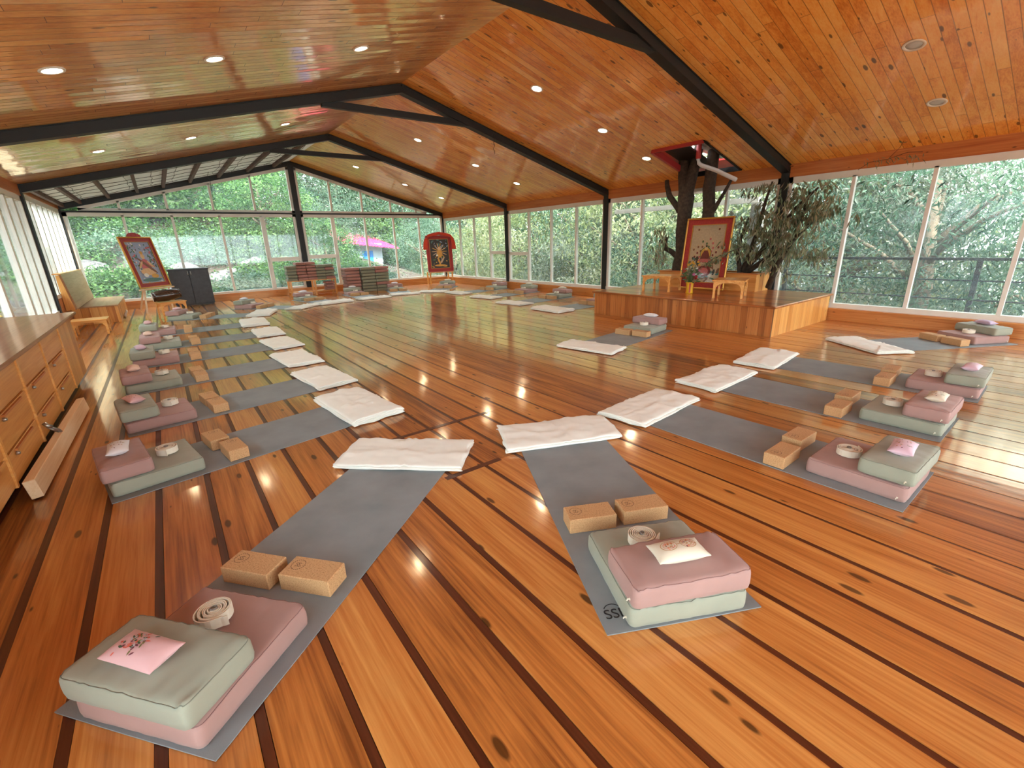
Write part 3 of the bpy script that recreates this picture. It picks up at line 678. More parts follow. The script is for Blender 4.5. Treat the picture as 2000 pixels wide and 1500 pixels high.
def plain_cache(n_, c_):
    if n_ not in _pc: _pc[n_] = plain(n_, rgb(*c_), 0.6)
    return _pc[n_]
EMB = {}
def pillow(col, style=None, seed=1):
    r = empty('eye_pillow'); me, zt = PCOL[col]; link('pillow_body', me, r)
    if style:
        k = (style, seed, col)
        if k not in EMB: EMB[k] = embroidery(style, zt, seed)
        link('embroidery', EMB[k], r)
    return r
def blanket_mesh(seed, LX_=.80, LY_=.40, layers=2):
    """folded blanket: a cloth strip folded over itself, loops at one side; bottom at z=0"""
    rn = random.Random(seed); th = .0065; gap = .0040; path = []; R_ = (th+gap)/2
    for L_ in range(layers*2):
        z = th/2+L_*(th+gap); d = 1 if L_ % 2 == 0 else -1; x0, x1 = (0, LY_)
        sh = rn.uniform(-.008, .008)
        seg = [(x0+(x1-x0)*k/18, z) for k in range(19)]
        if d < 0: seg = seg[::-1]
        path += [(a+(sh if 0.02 < a < LY_-.02 else 0), b) for a, b in seg]
        if L_ < layers*2-1:
            ce = x1 if d > 0 else x0; s_ = 1 if d > 0 else -1
            for k in range(1, 5):
                a = -pi/2+pi*k/5; path.append((ce+s_*R_*1.6*cos(a), z+R_+R_*sin(a)))
    NXX = 34; vs = []; fs = []; n_ = len(path); ztot = layers*2*(th+gap)
    tx, ty = [], []
    for i, (a, b) in enumerate(path):
        a2, b2 = path[min(i+1, n_-1)]; a1, b1 = path[max(i-1, 0)]; d = Vector((a2-a1, b2-b1)).normalized(); tx.append(-d.y); ty.append(d.x)
    sa, sb = rn.uniform(-.03, .03), rn.uniform(-.03, .03)
    for side in (1, -1):
        for i, (a, b) in enumerate(path):
            for k in range(NXX+1):
                u = k/NXX; x = u*LX_; frac = b/ztot
                edge = .022*noise.noise(Vector((a*9, frac*6, seed)))*(1 if u in (0.0, 1.0) else 0)
                x += edge+(sb*(a/LY_-.5))
                y = a+tx[i]*side*th*.45+sa*(u-.5)+(.014*frac+.008)*noise.noise(Vector((u*3.2, frac*2+(a > LY_/2)*4, seed+3)))
                und = .010*noise.noise(Vector((u*4.0+seed, a*9, seed)))+.006*noise.noise(Vector((u*9+seed, a*22, seed+2)))
                pinch = .9-.25*(abs(2*a/LY_-1)**4)
                z = b*pinch+ty[i]*side*th*.45+max(0, und)*(frac**1.5)*1.6
                if frac > .72:
                    z += .006*noise.noise(Vector((u*16+seed, a*10, seed)))
                    cr = min(abs(u-.5+.12*(a/LY_-.5)), abs(u-.25-.5*(a/LY_-.5)*(1 if seed % 2 else -1)))
                    z += .009*math.exp(-(cr/.012)**2)+.006*math.exp(-((a/LY_-.5-.1*sin(u*5+seed))/.03)**2)
                corner_ = max(0, abs(2*u-1)-.75)*4*max(0, abs(2*a/LY_-1)-.5)*2
                z += .010*corner_*noise.noise(Vector((u*2+seed*7, a*5, 3.1)))*frac
                vs.append((x, y, max(.0005, z)))
    W_ = NXX+1; O2 = n_*W_
    for i in range(n_-1):
        for k in range(NXX):
            q = i*W_+k; fs.append((q, q+1, q+W_+1, q+W_)); q += O2; fs.append((q, q+W_, q+W_+1, q+1))
    for i in range(n_-1):
        for k in (0, NXX): q = i*W_+k; fs.append((q, q+W_, q+W_+O2, q+O2))
    for k in range(NXX):
        for i in (0, n_-1): q = i*W_+k; fs.append((q, q+1, q+1+O2, q+O2))
    me = MB().add(vs, fs, 0, True).mesh('folded_blanket', [M['cream']]); fix_normals(me); return me
BLA = [blanket_mesh(s_, .82, .40) for s_ in (1, 2, 3)]+[blanket_mesh(9, .84, .43, 3)]
def mat_mesh(L_, seed):
    m_ = MB(); n_ = 30; th = .0045; W_ = .61; vs = []; fs = []
    for i in range(n_+1):
        y = L_*i/n_; lift = .004*max(0, noise.noise(Vector((y*3, seed, 0))))+(.003 if i == 0 else 0)
        for x in (0, W_*.33, W_*.66, W_): vs.append((x, y, th+lift*(1 if x in (0, W_) else .3)))
        for x in (0, W_*.33, W_*.66, W_): vs.append((x, y, max(.0006, lift*(1 if x in (0, W_) else .3))))
    for i in range(n_):
        a = i*8
        for k in range(3): fs.append((a+k, a+k+1, a+8+k+1, a+8+k)); fs.append((a+4+k, a+12+k, a+12+k+1, a+4+k+1))
        fs.append((a, a+8, a+12, a+4)); fs.append((a+3, a+7, a+15, a+11))
    fs.append((0, 4, 5, 1)); fs.append((1, 5, 6, 2)); fs.append((2, 6, 7, 3)); b = n_*8
    for k in range(3): fs.append((b+k, b+k+1, b+4+k+1, b+4+k))
    me = m_.add(vs, fs).mesh('yoga_mat', [M['mat']]); fix_normals(me); return me
MATS = [mat_mesh(1.80, 1), mat_mesh(1.80, 8)]
def text_mesh(body, size, mat, name):
    cu = bpy.data.curves.new(name, 'FONT'); cu.body = body; cu.size = size; cu.extrude = .0004
    o = bpy.data.objects.new(name, cu); COL.objects.link(o); dg = bpy.context.evaluated_depsgraph_get(); dg.update()
    me = bpy.data.meshes.new_from_object(o.evaluated_get(dg)); bpy.data.objects.remove(o); me.materials.clear(); me.materials.append(mat); me.name = name; return me
LOGO = text_mesh('SSE', .062, M['matink'], 'mat_logo')

STN = [  # id, origin x, y, direction angle of V (deg), top colour, pillow, emb style, place text, blanket variant, blanket offset/rot
 ('A', -.541, 1.681, None, -.893, 'sage', 'p_pink', 'flowers', 'on the mat nearest the bottom left'),
 ('B', .990, .812, None, -.466, 'rose', 'p_cream', 'masks', 'on the front centre mat'),
 ('C', 2.68, .39, None, .007, 'sage', 'p_lilac', 'lines', 'on the nearest right-row mat'),
 ('D', 3.83, .47, None, .020, 'rose', 'p_cream', 'lines', 'on the second right-row mat'),
 ('E', 4.96, .46, None, .045, 'sage', 'p_lilac', None, 'on the third right-row mat'),
 ('Q', 7.86, .55, (-.85, .52), None, 'sage', 'p_purple', None, 'on the mat by the right windows'),
 ('P', 5.90, 3.86, (-.985, -.14), None, 'rose', 'p_white', None, 'on the mat before the stage front'),
 ('F', -.593, 3.74, None, -1.401, 'rose', 'p_white', 'lines', 'on the nearest left-row mat'),
 ('G', -.545, 4.91, None, -1.432, 'sage', 'p_pink', 'lines', 'on the second left-row mat'),
 ('L4', -.57, 6.24, None, -1.50, 'rose', 'p_peach', None, 'on the third left-row mat'),
 ('L5', -.52, 7.55, None, -1.571, 'sage', 'p_lilac', None, 'on the fourth left-row mat'),
 ('L6', -.46, 8.74, None, -1.571, 'rose', 'p_peach', None, 'on the fifth left-row mat'),
 ('L7', -.47, 10.12, None, -1.60, 'sage', 'p_pink', None, 'on the sixth left-row mat'),
 ('L8', .12, 12.08, (.91, -.41), None, 'rose', 'p_pink', None, 'on the mat beside the drum table'),
 ('L9', 1.60, 13.0, (.68, -.73), None, 'sage', 'p_white', None, 'on the mat beside the black cupboard'),
 ('F1', 3.23, 13.54, (.22, -.975), None, 'rose', 'p_white', None, 'on the mat before the low shelf'),
 ('F2', 4.67, 13.66, (0, -1), None, 'sage', 'p_white', None, 'on the mat before the tall cushion stacks'),
 ('F3', 6.07, 13.75, (-.25, -.97), None, 'rose', 'p_white', None, 'on the mat right of the cushion stacks'),
 ('F4', 7.64, 13.04, (-.7, -.7), None, 'sage', 'p_cream', None, 'on the mat below the draped painting'),
 ('H1', 8.19, 10.97, (-1, -.10), None, 'rose', 'p_cream', None, 'on the farthest right-wall mat'),
 ('H2', 8.17, 9.54, (-1, -.10), None, 'sage', 'p_cream', None, 'on the second farthest right-wall mat'),
 ('H3', 7.92, 7.95, (-1, -.05), None, 'rose', 'p_cream', None, 'on the third farthest right-wall mat'),
 ('H4', 7.78, 6.44, (-1, 0), None, 'sage', 'p_cream', None, 'on the mat half hidden by the stage'),
]
BLO = {'A': (-.10, 1.56, 8, 0), 'B': (-.09, 1.50, 2, 1), 'C': (-.10, 1.48, 3, 2), 'D': (-.10, 1.48, 0, 1), 'E': (-.10, 1.48, 4, 0), 'Q': (-.12, 1.48, -4, 1), 'P': (-.1, 1.45, 2, 2), 'F': (-.18, 1.52, -6, 3), 'G': (-.2, 1.50, -3, 2)}
for si, (sid, ox, oy, vd, th, topc, pc, st_, where) in enumerate(STN):
    rn = random.Random(si*13+5)
    if vd: vd = Vector(vd).normalized(); th = atan2(-vd.x, vd.y)
    def W(x, y, z=0.0): return (ox+x*cos(th)-y*sin(th), oy+x*sin(th)+y*cos(th), z)
    lowc = 'rose' if topc == 'sage' else 'sage'; nm = {'rose': 'dusty pink', 'sage': 'sage green'}
    mt = empty('yoga_mat', W(0, 0), th); link('mat_sheet', MATS[si % 2], mt); tag(mt, 'grey yoga mat, the one %s' % where.replace('on the ', '', 1), 'yoga mat', 'yoga mats laid in a ring')
    mt['label'] = {'A': 'grey yoga mat nearest the camera at bottom left', 'B': 'grey yoga mat front and centre with letters printed on its corner'}.get(sid, 'grey yoga mat, ' + where.replace('on the ', 'the ', 1).replace(' mat', ' one', 1))
    if sid == 'B':
        lg = link('printed_logo', LOGO, mt, loc=(.022, .065, .0075)); m2 = MB()
        arc(m2, .062, .095, .034, .038, .6, 2.6, z=.0078, n=10); m2.obj('printed_arc', M['matink'], mt)
    vv_ = rn.randint(0, 1); jx, jy = (rn.uniform(-.008, .008), rn.uniform(-.006, .012))
    if sid in 'AB': vv_ = 0; jx = jy = 0
    ZB = .006; x0 = .098 if sid == 'A' else .092
    lo = cushion('low', lowc, vv_); lo.location = W(x0+jx, .010+jy, ZB); lo.rotation_euler = (0, 0, th+rn.uniform(-.01, .01))
    tag(lo, '%s square bolster at the bottom %s' % (nm[lowc], where), 'bolster', 'lower bolster cushions on the mats')
    to = cushion('top', topc, vv_); to.location = W(x0+jx+.002, -.006+jy, ZB+.096); to.rotation_euler = (0, 0, th+rn.uniform(-.02, .02))
    tag(to, '%s bolster stacked on the %s one %s' % (nm[topc], nm[lowc].split()[-1], where), 'bolster', 'upper bolster cushions on the mats')
    bx = [(.035, .325), (.045, .33)][sid == 'B']
    for k, b_ in enumerate(((.045, .583), (.318, .590))):
        o = block(); bx0, by0 = b_
        if sid == 'F' and k == 1: bx0 = .335; by0 = .615
        if sid in 'CDE': bx0 = (.006, .338)[k]; by0 = (.560, .590)[k]
        o.location = W(bx0+rn.uniform(-.004, .004), by0+rn.uniform(-.006, .006), ZB); o.rotation_euler = (0, 0, th+rn.uniform(-.02, .02))
        tag(o, 'cork yoga block, %s of the pair %s' % (('left', 'right')[k] if sid not in ('F', 'G', 'L4', 'L5', 'L6', 'L7', 'L8', 'E', 'D', 'C') else (('farther', 'nearer')[k] if sid[0] in 'FGL' else ('nearer', 'farther')[k]), where), 'yoga block', 'cork yoga blocks')
    s_ = strap(vv_); s_.location = W(x0+.20+rn.uniform(-.01, .02), .335, ZB+.1005); s_.rotation_euler = (0, 0, th-1.9+rn.uniform(-.3, .3))
    tag(s_, 'coiled cream strap on the %s bolster %s' % (nm[lowc].split()[-1], where), 'yoga strap', 'coiled yoga straps')
    p_ = pillow(pc, st_, 3 if st_ else 1); pr = 0.0
    px, py = {'A': (x0+.205, .095), 'B': (x0+.225, .115)}.get(sid, (x0+.22, .11)); 
    p_.location = W(px, py, ZB+.096+.0955); p_.rotation_euler = (0, 0, th+{'A': -.03, 'B': .02}.get(sid, rn.uniform(-.2, .2)))
    tag(p_, '%s eye pillow %s' % ({'p_pink': 'pale pink', 'p_cream': 'cream', 'p_lilac': 'lilac pink', 'p_white': 'whitish', 'p_peach': 'peach', 'p_purple': 'mauve'}[pc]+({'flowers': ' flower-embroidered', 'masks': ' mask-embroidered', 'lines': ' stitched'}.get(st_, '')), where), 'eye pillow', 'small eye pillows')
    bxo, byo, brot, bv = BLO.get(sid, (-.12, 1.49, rn.uniform(-4, 4), rn.randint(0, 3)))
    bl = link('folded_blanket', BLA[bv], None, W(bxo, byo, .0075), (0, 0, th+radians(brot))); 
    tag(bl, 'folded cream blanket at the inner end, %s' % where, 'blanket', 'folded cream blankets')

# ------------------------------------------------------------------ stage with tree
SX0, SX1, SY0, SY1, SH = 6.36, 8.27, 2.68, 5.86, .42
r = empty('wooden_stage', (SX0, SY0, 0), label='low varnished wooden stage with vertical panelling by the right windows', cat='stage')
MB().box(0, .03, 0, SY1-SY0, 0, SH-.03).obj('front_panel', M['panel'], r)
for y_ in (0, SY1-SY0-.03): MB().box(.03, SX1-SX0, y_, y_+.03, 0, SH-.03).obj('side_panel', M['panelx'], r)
MB().bbox(-.05, SX1-SX0, -.04, SY1-SY0+.03, SH-.03, SH, .008).obj('stage_top', M['stagetop'], r)
# planter box around the tree
PX0, PX1, PY0, PY1 = 7.78, 8.24, 3.62, 5.48
r = empty('tree_planter_box', (PX0, PY0, SH), label='wooden box around the tree base behind the painting on the stage', cat='planter')
a, b, h_ = PX1-PX0, PY1-PY0, .28
for x_ in (0, a-.025): MB().box(x_, x_+.025, 0, b, 0, h_).obj('long_board', M['cab'], r)
for y_ in (0, b-.025): MB().box(.025, a-.025, y_, y_+.025, 0, h_).obj('end_board', M['lightz'], r)
mb = MB(); mb.box(-.03, .05, -.03, b+.03, h_, h_+.02); mb.box(a-.05, a, -.03, b+.03, h_, h_+.02); mb.box(.05, a-.05, -.03, .04, h_, h_+.02); mb.box(.05, a-.05, b-.04, b+.03, h_, h_+.02); mb.obj('top_rim', M['beam'], r)
MB().box(.026, a-.026, .026, b-.026, 0, .2).obj('soil', M['soil'], r)

def leaf_quads(mb, p, d, L_, w_, rn, at):
    """one bent lance-shaped leaf"""
    d = d.normalized(); s_ = d.cross(Vector((rn.uniform(-1, 1), rn.uniform(-1, 1), rn.uniform(-1, 1)))).normalized(); n_ = d.cross(s_)
    m1 = p+d*L_*.45+n_*L_*.05; e = p+d*L_
    mb.add([p, m1+s_*w_, e-n_*L_*.05, m1-s_*w_], [(0, 1, 2, 3)], 0, False, at)

TX = 7.98
def tp(y, z, x=TX): k = x/7.75; return Vector((x, y*k, CAM_H+(z-CAM_H)*k))
r = empty('indoor_tree', (TX, 5.2, SH+.2), label='dark tree with two thick trunks growing up through the ceiling hole', cat='tree')
def lo_(pts): return [p-Vector(r.location) for p in pts]
MB().tube(lo_([tp(5.05, .55), tp(5.05, .8), tp(5.0, 1.05), tp(5.03, 1.4), tp(5.02, 1.75), tp(5.02, 2.0), tp(5.04, 2.2), tp(5.06, 2.32)]), [.15, .14, .13, .125, .125, .135, .11, .06], 14, rough=.25).obj('trunk', M['bark'], r)
mb = MB(); mb.tube(lo_([tp(5.03, 1.85), tp(5.06, 2.1), tp(5.09, 2.35), tp(5.10, 2.6), tp(5.08, 3.2)]), [.09, .105, .11, .105, .09], 12, rough=.2); mb.tube(lo_([tp(5.02, 1.85), tp(4.99, 2.1), tp(4.92, 2.4), tp(4.87, 2.6), tp(4.78, 3.3)]), [.09, .10, .095, .085, .07], 12, rough=.2, seed=3); mb.obj('upper_fork', M['bark'], r)
MB().tube(lo_([tp(4.60, .6), tp(4.58, 1.0), tp(4.56, 1.5), tp(4.56, 1.8), tp(4.6, 2.1), tp(4.58, 2.4), tp(4.55, 3.2)]), [.11, .11, .105, .10, .10, .10, .08], 12, rough=.22, seed=5).obj('trunk', M['bark'], r)
for pts, rs in (([tp(5.1, 1.75), tp(5.22, 1.9), tp(5.36, 2.05), tp(5.42, 2.22), tp(5.44, 2.33)], [.06, .055, .05, .045, .035]),
                ([tp(5.1, .98), tp(5.25, 1.08), tp(5.36, 1.12), tp(5.37, 1.25), tp(5.35, 1.33)], [.06, .05, .045, .03, .03]),
                ([tp(4.57, 1.66), tp(4.46, 1.76), tp(4.36, 1.93), tp(4.26, 2.1), tp(4.19, 2.24)], [.045, .04, .03, .026, .022])):
    MB().tube(lo_(pts), rs, 9, rough=.25, seed=7).obj('branch_stub', M['bark'], r)
mb = MB(); rn = random.Random(21)
for k in range(130):
    c_ = tp(rn.choice([5.52, 5.62, 5.45, 5.40]) + rn.gauss(0, .05), rn.uniform(.85, 1.55), TX-.25+rn.uniform(-.1, .1))
    leaf_quads(mb, c_-Vector(r.location), Vector((rn.gauss(0, .3), rn.gauss(0, .3), -1)), rn.uniform(.08, .15), .014, rn, rn.random())
mb.tube(lo_([tp(5.36, 1.1), tp(5.5, 1.3, 7.75), tp(5.6, 1.5, 7.72)]), [.01, .008, .005], 5, mi=1); mb.obj('foliage', [M['leaf_in'], M['bark']], r, attr='tone')

r = empty('leafy_shrub', (TX, 3.95, SH+.2), label='multi-stemmed shrub with drooping dull green leaves right of the painting', cat='shrub')
stems = [[tp(3.86, .55), tp(3.9, .8), tp(3.97, 1.05), tp(3.93, 1.3), tp(3.85, 1.6)], [tp(3.84, .75), tp(3.76, 1.05), tp(3.68, 1.4), tp(3.62, 1.8), tp(3.55, 2.1)],
         [tp(3.83, .75), tp(3.6, 1.05), tp(3.4, 1.35), tp(3.15, 1.7), tp(2.9, 1.95)], [tp(3.82, .7), tp(3.5, .95), tp(3.2, 1.15), tp(2.9, 1.5), tp(2.7, 1.75)], [tp(3.4, .5), tp(3.3, .9), tp(3.15, 1.2), tp(3.05, 1.6), tp(3.0, 1.9)]]
for pts in stems: MB().tube(lo_(pts), [.05, .04, .032, .024, .014], 8, rough=.25).obj('stem', M['bark'], r)
mb = MB()
cl = []
for pts in stems[1:]:
    for k in range(26):
        t_ = rn.uniform(.25, 1.0)*(len(pts)-1); i = min(int(t_), len(pts)-2); cl.append(pts[i].lerp(pts[i+1], t_-i)+Vector((rn.gauss(-.08, .16), rn.gauss(0, .17), rn.gauss(.02, .13))))
for k in range(46): cl.append(tp(rn.uniform(2.65, 3.75), rn.uniform(.95, 1.95), TX+rn.uniform(-.35, .15)))
for k in range(8): cl.append(tp(rn.uniform(3.85, 4.05), rn.uniform(1.1, 1.6), TX-.1))
for c_ in cl:
    if c_.x > XR-.12: c_.x = XR-.15
    for k in range(13):
        p = c_+Vector((rn.gauss(0, .045), rn.gauss(0, .06), rn.gauss(0, .05)))
        if p.x > XR-.12 or p.z > 2.1: continue
        leaf_quads(mb, p-Vector(r.location), Vector((rn.gauss(-.1, .45), rn.gauss(0, .45), -1)), rn.uniform(.07, .15), rn.uniform(.011, .018), rn, rn.random())
mb.obj('foliage', [M['leaf_in']], r, attr='tone')
# sprig reaching in front of the painting
r = empty('leafy_sprig', (7.45, 4.0, 1.0), label='small leafy sprig crossing in front of the large painting', cat='branch'); mb = MB()
mb.tube([(.15, -.18, .15), (0, 0, .05), (-.05, .15, -.02), (-.06, .32, -.12)], [.008, .007, .005, .003], 5, mi=1)
for k in range(90):
    t_ = rn.random(); p = Vector((-.02-.05*t_, -.1+.42*t_, .08-.2*t_))+Vector((rn.gauss(0, .03), rn.gauss(0, .04), rn.gauss(0, .03)))
    leaf_quads(mb, p, Vector((rn.gauss(0, .4), rn.gauss(.5, .4), -.6)), rn.uniform(.05, .09), .010, rn, rn.random()*.5)
mb.obj('foliage', [M['leaf_in'], M['bark']], r, attr='tone')
# bamboo twig under the eave beam
r = empty('bamboo_twig', (7.95, 2.1, 2.2), label='thin leafy bamboo twig hanging under the right eave beam', cat='branch'); mb = MB()
mb.tube([(.1, .45, -.05), (0, .3, .02), (0, .1, .03), (-.02, -.1, .08), (-.02, -.25, .06)], .003, 5, mi=1); mb.tube([(0, .1, .03), (0, 0, .15), (0, -.03, .22)], .0025, 5, mi=1)
for k in range(46):
    y = rn.uniform(-.27, .4); p = Vector((rn.gauss(0, .02), y, .04+rn.gauss(0, .03)))
    leaf_quads(mb, p, Vector((rn.gauss(0, .3), rn.gauss(-.3, .6), -.8)), rn.uniform(.05, .10), .006, rn, rn.random()*.6)
for k in range(5): leaf_quads(mb, Vector((0, -.02, .2)), Vector((rn.gauss(0, .3), rn.gauss(0, .8), .2)), .06, .01, rn, .2)
mb.obj('foliage', [M['leaf_in'], M['bark']], r, attr='tone')

# ceiling opening: red frame, foil, pipe
r = structure_root('trim_%d' % tn[0]); tn[0] += 1
hx0, hx1, hy0, hy1 = HOLE; mb = MB()
for (a, b) in (((hx0, hy0), (hx0, hy1)), ((hx0, hy1), (hx1, hy1))):
    mb.beam((a[0], a[1], zroof(a[0])+.0), (b[0], b[1], zroof(b[0])+.0), .05, .09)
mb.obj('opening_frame', M['redpaint'], r)
mb = MB()
for (a, b) in (((hx0, hy0), (hx1, hy0)), ((hx1, hy0), (hx1, hy1))): mb.beam((a[0], a[1], zroof(a[0])+.03), (b[0], b[1], zroof(b[0])+.03), .04, .08)
mb.obj('opening_edge', M['steel'], r)
mb = MB(); vs = []; n1 = 16
for j in range(n1+1):
    for i in range(n1+1):
        u, v_ = i/n1, j/n1; x = hx0+.1+(hx1-hx0-.2)*u; y = hy0+.02+.62*v_
        vs.append((x, y, zroof(x)+.14+.22*v_-.05*u+.05*noise.noise(Vector((x*7, y*7, 0)))))
mb.add(vs, [(j*(n1+1)+i, j*(n1+1)+i+1, (j+1)*(n1+1)+i+1, (j+1)*(n1+1)+i) for j in range(n1) for i in range(n1)], 0, True); mb.obj('crumpled_foil', M['foil'], r)
MB().prism([(hx0-.02, zroof(hx0)+.13), (hx1+.02, zroof(hx1)+.13), (hx1+.02, zroof(hx1)+.16), (hx0-.02, zroof(hx0)+.16)], 'xz', hy0+.5, hy1+.03).obj('shade_plate', M['steel'], r)  # added black plate, stands for the dark gap behind the trunk
r = empty('drain_pipe', (7.7, 4.8, 2.3), label='white plastic pipe bending below the ceiling hole beside the tree', cat='pipe')
q = [tp(4.85, 3.1, 7.7), tp(4.84, 2.7, 7.7), tp(4.84, 2.60, 7.7), tp(4.82, 2.53, 7.7), tp(4.77, 2.49, 7.7), tp(4.5, 2.38, 7.7), tp(4.13, 2.19, 7.7)]
MB().tube([p-Vector(r.location) for p in q[1:]], .033, 14).obj('pipe_bend', M['pvc'], r)
MB().tube([p-Vector(r.location) for p in q[:3]], .042, 14).obj('red_sleeve', M['redpaint'], r)

# ------------------------------------------------------------------ small tables
def low_table(name, x, y, z, rz, sx, sy, h, label, grp='low pine side tables'):
    r = empty(name, (x, y, z), rz); tag(r, label, 'low table', grp)
    MB().bbox(-sx/2, sx/2, -sy/2, sy/2, h-.02, h, .004).obj('table_top', M['light'], r)
    L_ = .032; ap = []
    for (a, b) in ((-1, -1), (1, -1), (1, 1), (-1, 1)):
        cx, cy = a*(sx/2-.035), b*(sy/2-.035)
        mb = MB(); mb.box(cx-L_/2, cx+L_/2, cy-L_/2, cy+L_/2, 0, h-.02); mb.obj('leg', M['light'], r)
    def arch(len_):
        hl = len_/2-.05; n_ = 12; pts = [(-hl, 0), (-hl, -.10)]
        pts2 = []
        for k in range(n_+1):
            a = pi*k/n_; pts2.append((-(hl-.015)*cos(a), -.115+.085*sin(a)**.6))
        return pts+pts2+[(hl, -.10), (hl, 0)]
    for b in (-1, 1):
        mb = MB(); p = [(u, h-.02+v_) for u, v_ in arch(sx)]; yy = b*(sy/2-.035)
        # built from strips so the arch stays clean
        n_ = 12
        for k in range(n_):
            u0, u1 = -1+2*k/n_, -1+2*(k+1)/n_; f_ = lambda u: .025+.085*(1-sqrt(max(0, 1-abs(u)**2.6)))
            W_ = sx/2-.05; mb.prism([(u0*W_, h-.02), (u1*W_, h-.02), (u1*W_, h-.02-f_(u1)), (u0*W_, h-.02-f_(u0))], 'xz', yy-.009, yy+.009)
        mb.obj('arched_apron', M['light'], r)
    for a in (-1, 1):
        mb = MB(); xx = a*(sx/2-.035); n_ = 12
        for k in range(n_):
            u0, u1 = -1+2*k/n_, -1+2*(k+1)/n_; f_ = lambda u: .025+.085*(1-sqrt(max(0, 1-abs(u)**2.6)))
            W_ = sy/2-.05; mb.prism([(u0*W_, h-.02), (u1*W_, h-.02), (u1*W_, h-.02-f_(u1)), (u0*W_, h-.02-f_(u0))], 'yz', xx-.009, xx+.009)
        mb.obj('arched_apron', M['light'], r)
    return r
low_table('low_table', 7.12, 4.96, SH, .12, .46, .56, .27, 'small pine table with arched aprons left of the vase on the stage')
low_table('low_table', 6.98, 3.62, SH, .35, .52, .46, .27, 'small pine table with arched aprons right of the vase on the stage')
low_table('low_table', .02, 13.0, 0, .25, .52, .42, .28, 'small pine table with arched aprons holding the drum')
low_table('low_table', -1.18, 10.78, 0, .0, .50, .42, .27, 'small pine table with arched aprons before the corner bench')

